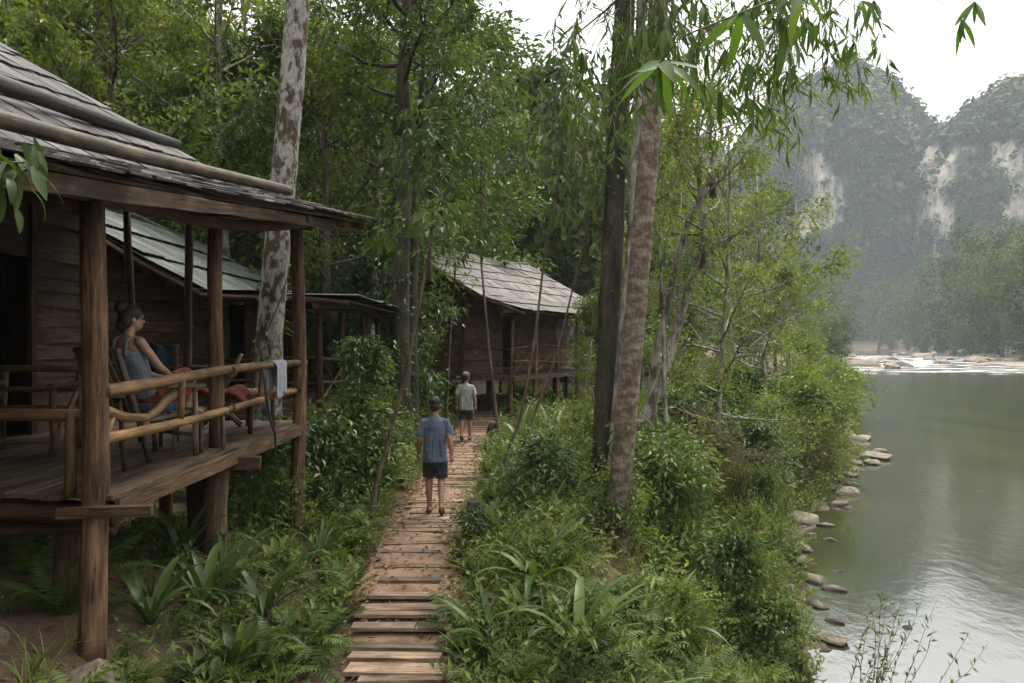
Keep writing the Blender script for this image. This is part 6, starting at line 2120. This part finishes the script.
frame_thing('bench', Matrix.Translation((-3.22, 9.75, DZ)), 'low slatted bench along the far end of the railing', 'bench', ch, M['rail'])


def cloth(name, pts_fn, nu, nv, mat, label, cat, thick=0.012, loc=(0, 0, 0)):
    V = [pts_fn(i / nu, j / nv) for i in range(nu + 1) for j in range(nv + 1)]
    Q = [(i * (nv + 1) + j, (i + 1) * (nv + 1) + j, (i + 1) * (nv + 1) + j + 1, i * (nv + 1) + j + 1) for i in range(nu) for j in range(nv)]
    me = mesh_np(name, np.array(V, float), [np.array(Q)], smooth=True)
    o = obj(name, me, mat)
    s = o.modifiers.new('thick', 'SOLIDIFY'); s.thickness = thick; s.offset = 0
    return tag(o, label, cat)


rail_at = lambda y: (float(np.interp(y, [5.55, 10.72], [-2.90, -2.80])), float(np.interp(y, [5.55, 10.72], [2.29, 2.385])))


def towel_pt(u, v):
    y = 9.35 + 0.42 * u; xr_, zr_ = rail_at(y)
    d = (v - 0.45) * 0.85                                # length over the rail
    r = 0.058
    fold = 0.018 * math.sin(u * 16 + 1) * min(1, abs(d) * 4)
    if abs(d) < 0.09: a = d / 0.09 * 1.4; return (xr_ + r * math.sin(a), y, zr_ + r * math.cos(a))
    s = 1 if d > 0 else -1
    return (xr_ + s * (r + 0.004) + fold * 0.8, y + 0.02 * math.sin(v * 5 + u), zr_ + 0.01 - (abs(d) - 0.09) * (1 + 0.08 * math.sin(u * 7)))


cloth('towel', towel_pt, 26, 28, M['towel'], 'light grey towel hung over the veranda rail', 'towel')
cloth('blanket', lambda u, v: (-3.62 + 0.62 * u, 8.9 + 0.75 * v, DZ + 0.50 + 0.035 * math.sin(u * 9 + v * 3) + 0.03 * math.sin(v * 11) - 0.40 * max(0, u - 0.70) - 0.5 * max(0, 0.16 - u)), 20, 20, M['red'], 'dull red blanket spread over the bench behind the railing', 'blanket', 0.02)
cloth('cloth', lambda u, v: (-3.95 + 0.30 * u, 8.55 + 0.05 * math.sin(u * 9) + 0.04 * v, DZ + 1.05 - 0.62 * v + 0.02 * math.sin(u * 6)), 14, 14, M['teal'], 'dark blue cloth hung over a chair back beyond the woman', 'cloth', 0.02)
ch = []
for s in (-1, 1): ch += [('leg', (s * .2, -.2, 0), (s * .2, -.2, .46), .022), ('leg', (s * .2, .2, 0), (s * .2, .2, 1.06), .022)]
for i in range(5): ch.append(('seat_slat', (-.22, -.2 + i * .1, .46), (.22, -.2 + i * .1, .46), .02))
ch += [('back_rail', (-.22, .2, 1.03), (.22, .2, 1.03), .022), ('back_rail', (-.22, .2, .8), (.22, .2, .8), .02)]
frame_thing('side_chair', Matrix.Translation((-3.80, 8.36, DZ)), 'small wooden chair under the dark blue cloth', 'chair', ch, M['logdark'])
# light blue stool beside the near post
xs_, ys_ = -3.35, 6.55
o = thing('stool', (xs_, ys_, DZ), 'light blue topped stool just behind the nearest post', 'stool')
V, Q, T = ell_rings([(xs_, ys_, DZ + .62), (xs_, ys_, DZ + .64), (xs_, ys_, DZ + .71), (xs_, ys_, DZ + .73)], [.15, .165, .165, .14], [.15, .165, .165, .14], 22)
obj('seat', mesh_np('seat', V, [Q, T], smooth=True), M['lightblue'], o)
for a in range(4):
    c_, s_ = math.cos(a * PI / 2 + .6), math.sin(a * PI / 2 + .6)
    log('leg', (xs_ + c_ * .15, ys_ + s_ * .15, DZ), (xs_ + c_ * .10, ys_ + s_ * .10, DZ + .62), .02, .02, M['logdark'], o, 8)
# dark strap hanging from the rails to below the deck edge
P = np.array([(-2.80, 8.95, 2.36), (-2.77, 8.93, 2.2), (-2.76, 8.95, 2.02), (-2.74, 9.0, 1.8), (-2.70, 9.08, 1.6), (-2.70, 9.1, 1.45)])
V, Q, T = tube(P, np.array([.018, .03, .034, .032, .03, .022]), 8, ell=(0.5, 1.0))
tag(obj('strap', mesh_np('strap', V, [Q, T], smooth=True), M['strap']), 'black strap hanging down over the railing and deck edge', 'strap')
